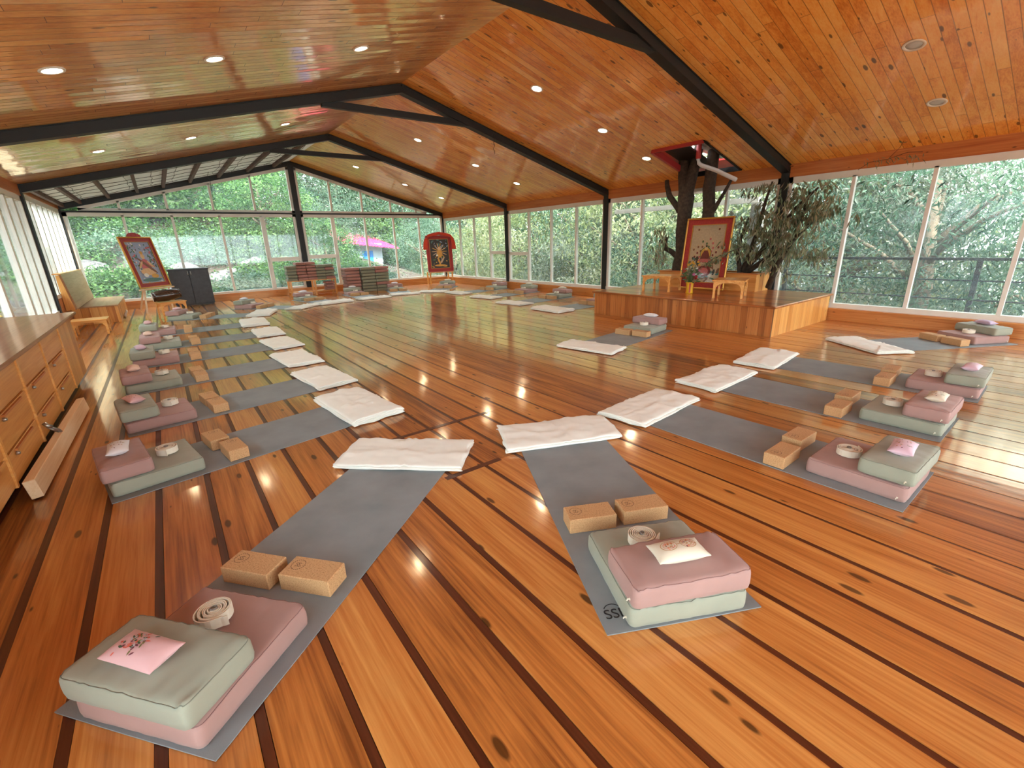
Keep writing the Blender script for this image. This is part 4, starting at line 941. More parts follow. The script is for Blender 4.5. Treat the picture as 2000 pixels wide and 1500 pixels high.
# ------------------------------------------------------------------ framed paintings
def disc(m_, cx, cz, rx, rz_, y, mi, n=20, rot=0):
    m_.poly([(cx+rx*cos(2*pi*k/n)*cos(rot)-rz_*sin(2*pi*k/n)*sin(rot), y, cz+rx*cos(2*pi*k/n)*sin(rot)+rz_*sin(2*pi*k/n)*cos(rot)) for k in range(n)], mi)
AM = ['a_sky', 'a_flesh', 'a_gold', 'a_teal', 'a_dark', 'a_rose', 'a_cream', 'a_green', 'a_brown', 'a_white', 'a_maroon']
def art(m_, W_, H, style, seed, y=-.001):
    """a generic devotional scene, painted in flat pigment shapes; x across, z up"""
    rn = random.Random(seed); S = lambda k: y-.0004*k
    bgc = {'river': 0, 'wrath': 4, 'lineage': 6}[style]
    m_.poly([(0, S(0), 0), (W_, S(0), 0), (W_, S(0), H), (0, S(0), H)], bgc)
    k_ = 1
    def sc(n_, x0, x1, z0, z1, r0, r1, cols):
        nonlocal k_
        for _ in range(n_):
            disc(m_, W_*rn.uniform(x0, x1), H*rn.uniform(z0, z1), W_*rn.uniform(r0, r1), W_*rn.uniform(r0, r1)*.5, S(k_), rn.choice(cols), 8, rn.uniform(0, 3)); k_ += .15
    if style == 'river':
        sc(60, .04, .96, .1, .97, .02, .06, [3, 7, 9, 0, 5, 8]); sc(24, .05, .3, .4, .95, .03, .07, [7, 3, 5]); sc(24, .7, .95, .4, .95, .03, .07, [7, 3, 5])
        disc(m_, .5*W_, .66*H, .2*W_, .2*W_, S(k_+1), 0); disc(m_, .5*W_, .42*H, .2*W_, .25*W_, S(k_+1.5), 5); disc(m_, .5*W_, .28*H, .32*W_, .13*W_, S(k_+2), 1); disc(m_, .5*W_, .65*H, .08*W_, .1*W_, S(k_+3), 1)
        disc(m_, .5*W_, .735*H, .07*W_, .06*W_, S(k_+3.4), 2); disc(m_, .55*W_, .42*H, .055*W_, .42*W_, S(k_+4), 8, 16, .8); disc(m_, .33*W_, .2*H, .1*W_, .07*W_, S(k_+4.4), 9); disc(m_, .68*W_, .17*H, .15*W_, .08*W_, S(k_+4.4), 2)
        for q in (-1, 1): disc(m_, (.5+q*.2)*W_, .45*H, .04*W_, .17*W_, S(k_+5), 1, 12, q*.7)
        disc(m_, .5*W_, .08*H, .4*W_, .07*W_, S(k_+5), 3); sc(20, .1, .9, .03, .14, .03, .05, [9, 0, 2]); 
    elif style == 'wrath':
        sc(30, .04, .96, .7, .97, .03, .08, [3, 0, 4, 3]); sc(30, .04, .96, .03, .4, .03, .08, [8, 7, 4, 2])
        for k in range(14): disc(m_, .5*W_+.22*W_*cos(k*.45), .58*H+.16*H*sin(k*.45), .02*W_, .2*W_, S(k_+1), [2, 1, 6][k % 3], 10, k*.45+pi/2)
        disc(m_, .5*W_, .5*H, .14*W_, .2*W_, S(k_+2), 2); disc(m_, .5*W_, .68*H, .08*W_, .09*W_, S(k_+3), 1); disc(m_, .45*W_, .25*H, .05*W_, .2*W_, S(k_+3), 2, 12, .3); disc(m_, .62*W_, .27*H, .05*W_, .2*W_, S(k_+3), 6, 12, -.6); disc(m_, .36*W_, .45*H, .05*W_, .05*W_, S(k_+4), 9); disc(m_, .5*W_, .1*H, .3*W_, .05*W_, S(k_+4), 2)
    else:
        sc(60, .02, .98, .02, .42, .04, .10, [7, 8, 4, 3, 10, 8])
        for k in range(34):      # assembly of small figures around the centre
            a_ = k*2.399; q_ = .09+.0115*k; x_, z_ = (.5+q_*cos(a_)*.9)*W_, (.52+q_*sin(a_)*.55)*H
            disc(m_, x_, z_-.012, .028*W_, .034*W_, S(k_+1+k*.01), [5, 10, 8, 7][k % 4], 10); disc(m_, x_, z_+.018, .016*W_, .016*W_, S(k_+1.6), 1, 8)
        disc(m_, .5*W_, .50*H, .17*W_, .19*W_, S(k_+2.4), 7, 24); disc(m_, .5*W_, .50*H, .15*W_, .17*W_, S(k_+2.8), 2, 24)
        m_.poly([((.5+p)*W_, S(k_+3.2), q*H) for p, q in ((-.17, .38), (.17, .38), (.10, .50), (.05, .56), (-.05, .56), (-.10, .50))], 10)
        disc(m_, .5*W_, .385*H, .2*W_, .05*W_, S(k_+3.6), 5); disc(m_, .5*W_, .595*H, .042*W_, .05*W_, S(k_+3.6), 1); disc(m_, .5*W_, .635*H, .03*W_, .03*W_, S(k_+4), 4)
        disc(m_, .52*W_, .2*H, .2*W_, .16*W_, S(k_+2.4), 10); disc(m_, .52*W_, .2*H, .13*W_, .1*W_, S(k_+2.8), 5)
        for x_ in (.2, .8): disc(m_, x_*W_, .92*H, .028*W_, .035*W_, S(k_+4), 8); disc(m_, x_*W_, .945*H, .014*W_, .014*W_, S(k_+4.4), 1)
def painting(name, origin, udir, lean, W_, H, style, label, gold=.03, mount=.11, crest=False, glassy=False, gcol='gold'):
    """origin: lower left corner as seen; udir: left-to-right in plan; lean: backwards angle"""
    u = Vector((udir[0], udir[1], 0)).normalized(); n_ = Vector((u.y, -u.x, 0))   # towards the viewer
    rz = atan2(u.y, u.x); r = empty(name, origin); r.rotation_euler = Matrix.Rotation(rz, 4, 'Z').to_euler()
    m0 = Matrix.Rotation(rz, 4, 'Z') @ Matrix.Rotation(-lean, 4, 'X'); r.rotation_euler = m0.to_euler(); tag(r, label, 'painting')
    g = gold; mb = MB()
    for (x0, x1, z0, z1) in ((0, W_, 0, g), (0, W_, H-g, H), (0, g, g, H-g), (W_-g, W_, g, H-g)): mb.bbox(x0, x1, -.03, .01, z0, z1, .008)
    mb.obj('outer_frame', M[gcol], r)
    mt_ = mount; mb = MB()
    for (x0, x1, z0, z1) in ((g, W_-g, g, mt_), (g, W_-g, H-mt_, H-g), (g, mt_, mt_, H-mt_), (W_-mt_, W_-g, mt_, H-mt_)): mb.box(x0, x1, -.012, .005, z0, z1)
    mb.obj('red_mount', M['red'], r); mb = MB(); s_ = mt_
    for (x0, x1, z0, z1) in ((s_, W_-s_, s_, s_+.01), (s_, W_-s_, H-s_-.01, H-s_), (s_, s_+.01, s_, H-s_), (W_-s_-.01, W_-s_, s_, H-s_)): mb.box(x0, x1, -.016, .003, z0, z1)
    mb.obj('inner_moulding', M['gold'], r)
    mb = MB(); art(mb, W_-2*s_, H-2*s_, style, 5); me = mb.mesh('picture', [M[k] for k in AM]); link('picture', me, r, loc=(s_, .006, s_))
    MB().box(g*.6, W_-g*.6, .006, .014, g*.6, H-g*.6).obj('backing_board', M['pale'], r)
    if crest:
        mb = MB(); n2 = 14; pts = [(W_*.5+.17*cos(pi*k/n2), H-.005+.085*sin(pi*k/n2)) for k in range(n2+1)]; mb.prism(pts, 'xz', -.024, .004); mb.tube([(W_*.5+.17*cos(pi*k/n2), -.012, H-.005+.085*sin(pi*k/n2)) for k in range(n2+1)], .016, 8); mb.tube([(W_*.5+.07*cos(2*pi*k/n2), -.026, H+.03+.025*sin(2*pi*k/n2)) for k in range(n2+1)], .008, 6); mb.obj('carved_crest', M['redpaint'], r)
    if glassy: MB().box(s_, W_-s_, -.0145, -.0125, s_, H-s_).obj('picture_glass', M['picglass'], r)
    return r
painting('framed_painting', (-.47, 13.42, .56), (.66, .70), radians(12), .86, 1.17, 'river', 'red framed painting of a pale figure on the easel near the corner bench', crest=True)
painting('framed_painting', (7.27, 14.35, .42), (.93, -.22), radians(4), .90, 1.20, 'wrath', 'dark red framed painting with orange drape in the far right corner', gold=.03, mount=.12, gcol='redpaint')
painting('framed_painting', (7.50, 4.86, SH+.02), (0.04, -1), radians(7), .84, 1.20, 'lineage', 'large gold and red framed painting leaning on the tree on the stage', gold=.028, mount=.115, glassy=True)
# easel
r = empty('easel', (-.1, 14.0, 0), label='pale wooden easel carrying the crested painting by the corner bench', cat='easel')
for a, b in (((-.36, -.56, 0), (-.30, -.46, .54)), ((.14, -.02, 0), (.16, .08, .54)), ((-.5, .55, 0), (-.2, .15, 1.0))): MB().beam(a, b, .035, .025, (0, 1, 0)).obj('leg', M['easel'], r)
MB().beam((-.38, -.56, .535), (.26, .11, .535), .05, .03).obj('ledge', M['easel'], r); MB().beam((-.33, -.5, .28), (.15, .0, .28), .03, .02).obj('crossbar', M['easel'], r)
r = empty('painting_stand', (7.7, 14.3, 0), label='small wooden stand under the red-draped painting in the corner', cat='stand')
for x, y in ((-.38, .02), (.38, -.16), (-.30, .38), (.42, .2)): MB().box(x-.02, x+.02, y-.02, y+.02, 0, .40).obj('leg', M['cab'], r)
MB().beam((-.42, .02, .405), (.42, -.18, .405), .09, .022).obj('ledge', M['cab'], r); MB().beam((-.40, .02, .15), (.40, -.16, .15), .03, .03).obj('crossbar', M['cab'], r)
# drape over the dark painting
mb = MB(); vs = []; n1, n2 = 40, 8
u_ = Vector((.93, -.22, 0)).normalized(); nn = Vector((u_.y, -u_.x, 0))
path = [(-.045, .74), (-.04, .84), (-.035, .93), (-.02, 1.02), (.0, 1.10), (.04, 1.165), (.13, 1.20), (.27, 1.225), (.45, 1.26), (.63, 1.225), (.77, 1.20), (.86, 1.165), (.90, 1.10), (.92, 1.02), (.935, .93), (.94, .84), (.945, .74)]
for i, (a, z) in enumerate(path):
    wd = .035+.06*abs(2*i/(len(path)-1)-1)
    for j in range(n2+1):
        q = j/n2-.5; top_ = 5 <= i <= 11
        vs.append(Vector((7.27, 14.35, .42))+u_*(a+(0 if top_ else q*wd*1.6))+nn*(.045+.02*sin(j*2.4+i*.5))+Vector((0, 0, z+(q*.09 if top_ else 0))))
mb.add(vs, [(i*(n2+1)+j, i*(n2+1)+j+1, (i+1)*(n2+1)+j+1, (i+1)*(n2+1)+j) for i in range(len(path)-1) for j in range(n2)], 0, True)
me = mb.mesh('draped_scarf', M['drape']); o = link('draped_scarf', me); tag(o, 'orange red scarf draped around the top of the dark painting', 'scarf')
sm = o.modifiers.new('thick', 'SOLIDIFY'); sm.thickness = .008

# vase with flowers
r = empty('flower_vase', (7.02, 4.34, SH), label='yellow and red vase of mixed flowers before the large painting', cat='vase')
MB().lathe([(.055, 0), (.062, .01), (.058, .08), (.066, .17), (.070, .185), (.060, .185), (.05, .02)], 24).obj('vase_body', M['yellow'], r)
mb = MB(); 
for k in range(4): a = k*pi/2+.4; mb.prism([(-.012, .02), (.012, .02), (.016, .165), (-.016, .165)], 'xz', -.002, .002); 
mb = MB()
for k in range(5):
    a = k*2*pi/5; vs = []
    for da in (-.2, -.1, 0, .1, .2):
        for z, rr in ((.015, .0635), (.09, .0605), (.17, .0680)): vs.append((rr*cos(a+da), rr*sin(a+da), z))
    mb.add(vs, [(i*3+j, i*3+3+j, i*3+4+j, i*3+1+j) for i in range(4) for j in range(2)], 0, True)
mb.obj('painted_stripes', M['vred'], r)
rn = random.Random(9)
mb = MB()
for k in range(60):
    a = rn.uniform(0, 2*pi); rr = rn.uniform(.02, .16); z = rn.uniform(.22, .5)
    e = Vector((rr*cos(a), rr*sin(a), z)); mb.tube([(0, 0, .1), (e.x*.4, e.y*.4, .1+(z-.1)*.6), e], .0022, 4)
    leaf_quads(mb, e*.8, Vector((cos(a), sin(a), rn.uniform(-.5, .8))), .07, .014, rn, 0)
mb.obj('stems_and_leaves', M['a_green'], r)
def bloom(p, rad, mat, n_=9):
    m2 = MB()
    for ring_ in range(3):
        for k in range(n_):
            a = 2*pi*k/n_+ring_*.35; el = .25+ring_*.45; d = Vector((cos(a)*cos(el), sin(a)*cos(el), sin(el))); s_ = d.cross(Vector((0, 0, 1))).normalized()
            m2.add([p, p+d*rad*.6+s_*rad*.28, p+d*rad, p+d*rad*.6-s_*rad*.28], [(0, 1, 2, 3)])
    m2.obj('bloom', mat, r)
for k in range(26):
    a = rn.uniform(0, 2*pi); z = rn.uniform(.2, .5); rr = rn.uniform(.04, .16)
    mm = M['f_red'] if z < .29 else (M['f_pink'] if z < .38 and rn.random() < .6 else (M['f_whi'] if z < .42 else M['f_yel']))
    bloom(Vector((rr*cos(a), rr*sin(a), z)), .045 if z < .3 else .034, mm)

# drum on its table
q = Vector((.9, .12, .10)).normalized(); mt4 = q.to_track_quat('Z', 'Y').to_matrix().to_4x4()
r = empty('hand_drum', (-.02, 13.0, .42), label='dark two-headed hand drum with a white skin lying on the pine table', cat='drum')
def lt(prof, nm, m_): 
    mb = MB(); mb.lathe(prof, 28, mat=mt4); mb.obj(nm, m_, r)
lt([(.085, -.25), (.105, -.20), (.128, -.08), (.130, .0), (.120, .12), (.10, .22), (.085, .25)], 'drum_shell', M['drum'])
lt([(.095, -.268), (.102, -.262), (.102, -.235), (.092, -.235)], 'drum_hoop', M['drum']); lt([(.092, -.272), (.094, -.266), (.09, -.262)], 'drum_skin', M['skin_drum'])
lt([(.092, .235), (.098, .24), (.098, .262), (.09, .266)], 'drum_hoop', M['drum'])
mb = MB()
for k in range(8):
    a = 2*pi*k/8; mb.tube([mt4 @ Vector((.103*cos(a), .103*sin(a), -.25)), mt4 @ Vector((.134*cos(a+.1), .134*sin(a+.1), 0)), mt4 @ Vector((.099*cos(a+.2), .099*sin(a+.2), .25))], .003, 5)
mb.obj('lacing', M['a_brown'], r)

# ------------------------------------------------------------------ black cupboard
r = empty('black_cupboard', (.12, 14.50, 0), label='black wooden cupboard with two doors against the far gable window', cat='cupboard')
MB().bbox(0, .86, 0, .42, .03, .925, .004).obj('carcass', M['dark'], r); MB().bbox(-.015, .875, -.02, .44, .905, .93, .004).obj('cupboard_top', M['dark'], r); MB().box(.02, .84, .02, .4, 0, .03).obj('plinth', M['dark'], r)
for k in (0, 1):
    d = MB().bbox(.01+k*.425, .425+k*.425, -.02, 0, .04, .895, .004).obj('door', M['dark'], r)
    xk = .40 if k == 0 else .46
    MB().tube([(xk, -.045, .78), (xk+.01, -.05, .80), (xk, -.05, .82), (xk+.008, -.05, .85), (xk, -.045, .87)], .008, 8).obj('handle', M['metal'], d)

# ------------------------------------------------------------------ low shelf, stacks of cushions
SHX0, SHX1, SHY, SHD = 2.86, 4.14, 14.35, .36
r = empty('low_shelf', (SHX0, SHY, 0), label='low open wooden shelf carrying cushion stacks below the gable post', cat='shelf')
W_ = SHX1-SHX0
for x in (0, W_*.52, W_-.03): 
    for y in (0, SHD-.04): MB().box(x, x+.05, y, y+.04, 0, .42).obj('leg', M['cab'], r)
MB().box(-.01, W_+.03, -.01, SHD+.01, .42, .445).obj('shelf_board', M['cab'], r); MB().box(0, W_+.02, .005, SHD, .10, .12).obj('shelf_board', M['cab'], r)
def small_cushion(colr):
    sx, sy, sz = .24, .32, .088
    return cushion_mesh('stacked_cushion_'+colr, sx, sy, sz, (M[colr], M[colr+'_seam']), 4)
t_ = {}
M['tan'] = cloth('brown_pink_canvas', rgb(158, 110, 98)); M['tan_seam'] = cloth('tan_seam', rgb(110, 74, 66)); M['olive'] = cloth('olive_canvas', rgb(128, 126, 104)); M['olive_seam'] = cloth('olive_seam', rgb(90, 88, 70))
CM = {}
def stacked(x, y, z, colr, sx, sy, sz, lab, grp, rnn):
    k = (colr, sx, sy, sz)
    if k not in CM: CM[k] = cushion_mesh('stacked_cushion_'+colr, sx, sy, sz-.016, (M[colr], M[colr+'_seam']), 4)
    rr = empty('bolster', (x+rnn.uniform(-.012, .012), y+rnn.uniform(-.015, .015), z), rnn.uniform(-.02, .02)); me, se = CM[k]
    link('cushion_cover', me, rr); link('seam_piping', se, rr); tag(rr, lab, 'bolster', grp)
rn = random.Random(31)
cols_ = [('olive', 5, 'leftmost'), ('tan', 6, 'second'), ('tan', 6, 'third'), ('olive', 5, 'fourth'), ('mix', 5, 'rightmost')]
pos_ = ['bottom', 'second', 'third', 'fourth', 'fifth', 'sixth', 'seventh', 'eighth']
cn = {'olive': 'olive green', 'tan': 'brownish pink'}
for k, (c_, n_, w_) in enumerate(cols_):
    h_ = .086 if n_ == 5 else .086
    for j in range(n_):
        cc = c_ if c_ != 'mix' else ('tan' if j in (0, 3) else 'olive')
        if c_ == 'olive' and k == 3 and j in (1,): cc = 'olive'
        stacked(SHX0-.02+k*.265, SHY+.01, .446+j*h_, cc, .255, .33, h_, '%s cushion, %s from below in the %s stack on the low shelf' % (cn[cc], pos_[j], w_) if j else '%s folded cushion at the foot of the %s stack on the low shelf' % (cn[cc], w_), 'cushions stacked on the low shelf', rn)
for j in range(3): stacked(SHX1-.27, SHY+.02, .121+j*.088, 'tan', .24, .3, .086, 'brownish pink cushion, %s in the short pile inside the low shelf' % ('bottom', 'middle', 'top')[j], 'cushions inside the low shelf', rn)
stk = [(4.36, 13.97, 'tan', 'tan', 'left'), (4.82, 13.93, 'olive', 'olive', 'middle'), (5.26, 13.93, 'olive', 'tan', 'right')]
for x, y, a, b, w_ in stk:
    for j in range(8):
        cc = a if a == b else (['olive', 'olive', 'tan', 'olive', 'olive', 'olive', 'tan', 'tan'][j])
        stacked(x, y, j*.093, cc, .42, .42, .093, '%s square cushion, %s from below in the %s floor stack' % (cn[cc], ('lowest' if j == 0 else pos_[j]), w_), 'cushions in the tall floor stacks', rn)

# ------------------------------------------------------------------ corner bench
r = empty('corner_bench', (XL+.06, 12.35, 0), label='built-in wooden bench with tilted grey-topped backrest in the left corner', cat='bench')
BW_ = .72; BL_ = 2.45
M['greyseat'] = wood('worn_grey_varnish', (rgb(134, 92, 60), rgb(164, 120, 84), rgb(182, 142, 106)), 'Y', 'X', rough=.45, coat=.25, knots=0, coat_rough=.2)
MB().box(0, BW_-.02, 0, .03, .0, .33).obj('front_panel', M['lightz'], r); MB().box(BW_-.05, BW_-.02, .03, BL_, 0, .33).obj('side_panel', M['cabend'], r)
MB().bbox(-.0, BW_, -.03, BL_, .33, .355, .006).obj('seat', M['greyseat'], r)
MB().prism([(.0, .355), (.13, .355), (.05, 1.0), (.0, 1.0)], 'xz', -.56, -.5).obj('backrest_end', M['lightz'], r)
MB().prism([(.13, .356), (.155, .37), (.07, 1.015), (.04, 1.01)], 'xz', -.5, BL_).obj('backrest', M['greyseat'], r)
MB().box(-.04, .08, -.56, BL_, 1.01, 1.03).obj('back_ledge', M['cab'], r)
o = MB(); o.box(0, .14, 0, .20, 0, .012); o.box(.02, .15, .02, .21, .012, .03); o = o.obj('paper_stack', M['tray'], loc=(XL+.06+BW_-.0, 13.0, .0)); o.location = (XL+.06+BW_+.02, 13.1, 0); o.rotation_euler = (0, -1.15, .1)
tag(o, 'white paper bundle leaning at the end of the corner bench', 'papers')

# ------------------------------------------------------------------ left cabinet with drawers
CX, CY0, CY1 = -.90, 1.2, 6.80
r = empty('long_cabinet', (XL+.06, CY0, 0), label='long low wooden cabinet with drawers and glossy top along the left wall', cat='cabinet')
D_ = CX-(XL+.06); L_ = CY1-CY0
MB().box(0, D_-.02, 0, L_-.02, .10, .72).obj('carcass', M['cabend'], r); MB().box(.02, D_-.08, .02, L_-.06, 0, .10).obj('plinth', M['filler'], r)
MB().bbox(-.02, D_+.06, -.02, L_+.04, .725, .755, .008).obj('worktop', M['cabtop'], r)
secs = [1.2, 1.88, 2.70, 3.51, 4.32, 5.12, 5.96]
for k in range(len(secs)-1):
    y0, y1 = secs[k]-CY0, secs[k+1]-CY0
    for (z0, z1) in ((.50, .70), (.29, .49), (.11, .28)):
        d = MB().bbox(D_-.02, D_, y0+.022, y1-.022, z0, z1-.004, .003).obj('drawer', M['cab'], r)
        if z0 < .5: MB().box(D_-.005, D_+.012, (y0+y1)/2-.22, (y0+y1)/2+.22, z1-.022, z1-.008).obj('drawer_pull', M['beam'], d); MB().lathe([(.012, 0), (.012, .01), (.008, .018)], 10, mat=Matrix.Translation((D_+.005, (y0+y1)/2-.24, z1-.03)) @ Matrix.Rotation(pi/2, 4, 'Y')).obj('knob', M['metal'], d)
    MB().box(D_-.02, D_+.008, y1-.014, y1+.014, .10, .72).obj('divider_strip', M['light'], r)
MB().box(D_-.02, D_+.002, 5.975-CY0, L_-.02, .10, .72).obj('end_panel', M['cabend'], r)
# loose timber and carabiner
o = MB().bbox(0, .055, 0, 1.88, 0, .115, .003).obj('timber_beam', M['pale'], loc=(-.872, 3.50, .004)); o.rotation_euler = (0, -.12, -.02); o.location = (-.865, 3.50, .008)
tag(o, 'raw pale timber beam lying along the foot of the long cabinet', 'timber')
r = empty('metal_shackle', (-.835, 4.36, .155), label='small metal shackle hanging over the pale timber at the cabinet', cat='shackle')
MB().tube([(-.035, -.02, .04), (-.01, .0, .02), (.015, .01, -.005), (.02, .03, -.03), (.01, .04, -.03), (-.005, .02, -.01), (-.03, -.01, .03)], .008, 8).obj('hook', M['metal'], r); MB().tube([(-.045, -.01, .07), (-.03, -.015, .045), (-.012, -.005, .03)], .014, 8).obj('body', M['metal'], r)

# ------------------------------------------------------------------ outdoors
def terrain(x, y):
    z = -.5
    if y > 15.5: z += (y-15.5)*.30*(1.0 if x < 3 else max(.12, 1-(x-3)*.09))
    if x > 9.5: z -= min(5, (x-9.5)*.35)*max(0, 1-max(0, y-15)/14)
    if x < -3: z += min(2, (-3-x)*.22)
    return z+.35*noise.noise(Vector((x*.35, y*.35, 0)))
mb = MB(); nx_, ny_ = 90, 90; vs = []
for j in range(ny_+1):
    for i in range(nx_+1):
        x = -30+75*i/nx_; y = -22+72*j/ny_
        z = terrain(x, y)
        if XL-.8 < x < XR+1.6 and YB-.8 < y < YG+.5: z = min(z, -.6)
        vs.append((x, y, z))
mb.add(vs, [(j*(nx_+1)+i, j*(nx_+1)+i+1, (j+1)*(nx_+1)+i+1, (j+1)*(nx_+1)+i) for j in range(ny_) for i in range(nx_)], 0, True)
tag(mb.obj('ground', M['ground']), 'hillside ground of leaf litter and earth outside the windows', 'ground', kind='structure')
# deck and railing at the right
o = MB(); 
for k in range(7): o.box(XR+.12+k*.19, XR+.30+k*.19, -4, 5.2, -.25, -.20)
o = o.obj('outdoor_deck', M['concrete']); tag(o, 'narrow grey deck outside the right-hand windows', 'deck')
r = empty('metal_railing', (9.55, -4, -.2), label='dark metal balcony railing outside the right-hand windows', cat='railing')
for y in (.3, 2.6, 5.28, 7.9): MB().box(-.03, .03, y-.03, y+.03, 0, 1.07).obj('post', M['rail'], r)
MB().box(-.03, .03, -.0, 7.93, 1.07, 1.11).obj('top_rail', M['rail'], r)
for z in (.25, .50, .78): MB().tube([(0, 0, z), (0, 7.9, z)], .011, 8).obj('bar', M['rail'], r)
mb = MB(); mb.beam((0, 7.9, 1.09), (-.9, 8.3, 1.09), .05, .04); mb.obj('return_rail', M['rail'], r)
for z in (.25, .50, .78): MB().tube([(0, 7.9, z), (-.9, 8.3, z)], .011, 8).obj('bar', M['rail'], r)
o = MB().beam((9.6, 4.6, 1.98), (9.6, 8.2, 1.98), .08, .10).obj('outdoor_canopy_beam', M['concrete']); tag(o, 'pale beam of a canopy outside behind the indoor tree', 'beam')
o = MB().box(9.5, 9.7, 4.5, 4.7, -.6, 1.93).obj('canopy_post', M['concrete']); tag(o, 'pale post holding the canopy beam outside', 'post')
# hut with a pink roof behind the gable
HY = 23.0; k_ = HY/22
r = empty('garden_hut', (8.1, HY, -.6), label='pale blue hut with a pink sloping roof and blue door beyond the gable glass', cat='hut')
MB().box(-.75, 1.05, 0, 2.4, 0, 2.05).obj('hut_wall', M['hutwall'], r)
mb = MB(); rp = [(-1.05, -.6, 2.12), (1.75, -.6, 1.78), (1.75, 2.9, 2.4), (-1.05, 2.9, 2.9)]
n1 = 36
for k in range(n1):
    u0, u1 = k/n1, (k+1)/n1; zz = .03 if k % 2 else 0
    def L2(a, b, t): return tuple(a[i]+(b[i]-a[i])*t for i in range(3))
    p0, p1, p2, p3 = L2(rp[0], rp[1], u0), L2(rp[0], rp[1], u1), L2(rp[3], rp[2], u1), L2(rp[3], rp[2], u0)
    P = [p0, p1, p2, p3]; mb.add([(x, y, z+zz) for x, y, z in P]+[(x, y, z-.03+zz) for x, y, z in P], [(0, 1, 2, 3), (7, 6, 5, 4), (0, 4, 5, 1), (2, 6, 7, 3), (0, 3, 7, 4), (1, 5, 6, 2)])
mb.obj('hut_roof', M['pinkroof'], r); MB().box(.02, .55, -.04, 0, 0.05, 1.72).obj('door', M['blue'], r)
# rocks on the slope
rn = random.Random(77)
rk = MB(); import bmesh
bm = bmesh.new(); bmesh.ops.create_icosphere(bm, subdivisions=3, radius=1)
for v_ in bm.verts: v_.co *= 1+.35*noise.noise(v_.co*1.3); v_.co.z *= .6
rme = bpy.data.meshes.new('rock'); bm.to_mesh(rme); bm.free(); rme.materials.append(M['rock'])
RK = [(1.9, 18.6, .8, 'large grey boulder on the slope left of the gable post'), (.6, 19.5, .5, 'grey rock on the slope behind the black cupboard'), (2.9, 19.6, .6, 'grey rock on the slope close to the gable post'), (-1.8, 20, .5, 'grey rock high on the slope at the left gable panes'), (0.2, 17.4, .45, 'small rock low on the slope behind the easel')]
for x, y, s_, lab in RK:
    o = link('boulder', rme, None, (x, y, terrain(x, y)+.1*s_), (rn.uniform(-.2, .2), rn.uniform(-.2, .2), rn.uniform(0, 6))); o.scale = (s_, s_*.8, s_); tag(o, lab, 'rock', 'rocks on the slope')

# trees: crown meshes of separate leaves, shared by copies
def crown(name, mat, seed, R_=2.4, H_=2.6, ncl=270, per=60, leaf=.13, lw=.02, droop=.7):
    rn = random.Random(seed); mb = MB(); 
    for c in range(ncl):
        a = rn.uniform(0, 2*pi); el = math.asin(rn.uniform(-1, 1)); q = rn.uniform(.45, 1)**.6
        c_ = Vector((R_*q*cos(a)*cos(el), R_*q*sin(a)*cos(el), H_*q*sin(el))); tone = rn.random()*.7
        cr = rn.uniform(.16, .38)
        for k in range(per):
            p = c_+Vector((rn.gauss(0, cr), rn.gauss(0, cr), rn.gauss(0, cr*.6)))
            d = Vector((rn.gauss(0, .8), rn.gauss(0, .8), -droop+rn.gauss(0, .4)))
            leaf_quads(mb, p, d, leaf*rn.uniform(.6, 1.3), lw*rn.uniform(.7, 1.3), rn, min(1, max(0, tone+rn.uniform(-.05, .3))))
    return mb.mesh(name, [mat], 'tone')
CR = {'a': crown('crown_yellow', M['leaf_a'], 1), 'b': crown('crown_blue', M['leaf_b'], 2, lw=.015, leaf=.14), 'c': crown('crown_fresh', M['leaf_c'], 3, lw=.04, leaf=.13, droop=.2), 'd': crown('crown_grey', M['leaf_d'], 4)}
BU = {'c': crown('bush_fresh', M['leaf_c'], 11, 1.0, .75, 90, 26, .13, .045, .0), 'b': crown('bush_blue', M['leaf_b'], 12, 1.0, .75, 90, 26, .12, .045, .0)}
tm = MB(); tm.tube([(0, 0, -6), (.1, 0, -3), (-.05, .1, -1), (.1, 0, 1)], [.22, .17, .13, .06], 8, rough=.2)
for k in range(7):
    a = k*.9; tm.tube([(0, 0, -1+k*.2), (.7*cos(a), .7*sin(a), -.3+k*.2), (1.6*cos(a), 1.6*sin(a), .3+k*.15)], [.07, .045, .02], 5)
TRK = tm.mesh('tree_trunk', [M['barkout']]); fix_normals(TRK)
def tree(x, y, z, s_, k, lab, sz=1.0):
    r = empty('tree', (x, y, z)); r.rotation_euler = (0, 0, (x*3.7+y*1.3) % 6.28); r.scale = (s_, s_, s_*sz); tag(r, lab, 'tree', 'trees outside the windows')
    link('crown', CR[k], r); link('trunk', TRK, r)
right = [  # along the right-hand windows, from near to far
 (12.6, -2.6, -1.2, 1.05, 'b'), (12.3, .0, -.1, 1.1, 'b'), (11.6, 2.3, 1.2, 1.0, 'b'), (13.6, 4.2, 3.0, 1.1, 'd'), (12.6, 4.4, .2, 1.15, 'd'), (13.0, 6.4, 1.8, 1.2, 'a'), (12.0, 7.6, -.4, 1.0, 'b'),
 (12.6, 9.6, 1.4, 1.1, 'a'), (12.4, 11.6, -.2, 1.05, 'd'), (13.4, 12.6, 2.0, 1.2, 'b'), (12.4, 14.6, 1.1, 1.1, 'a'), (13.4, 17.0, .6, 1.2, 'a'), (15.5, 9.0, 3.4, 1.5, 'b'), (16.0, 14.5, 3.2, 1.6, 'a'), (15.6, 4.8, 3.6, 1.3, 'b'), (15.5, -1.8, 1.6, 1.3, 'b'), (16, 20, 1.5, 1.6, 'd'),
 (13.4, 3.2, -1.6, 1.0, 'a'), (13.2, -1, -1.8, 1.1, 'a'), (13.4, 11, -2.0, 1.1, 'c'), (17, 1.5, -1.6, 1.5, 'a'), (18, 7, 0, 1.6, 'd'), (18, 12.5, .5, 1.6, 'a')]
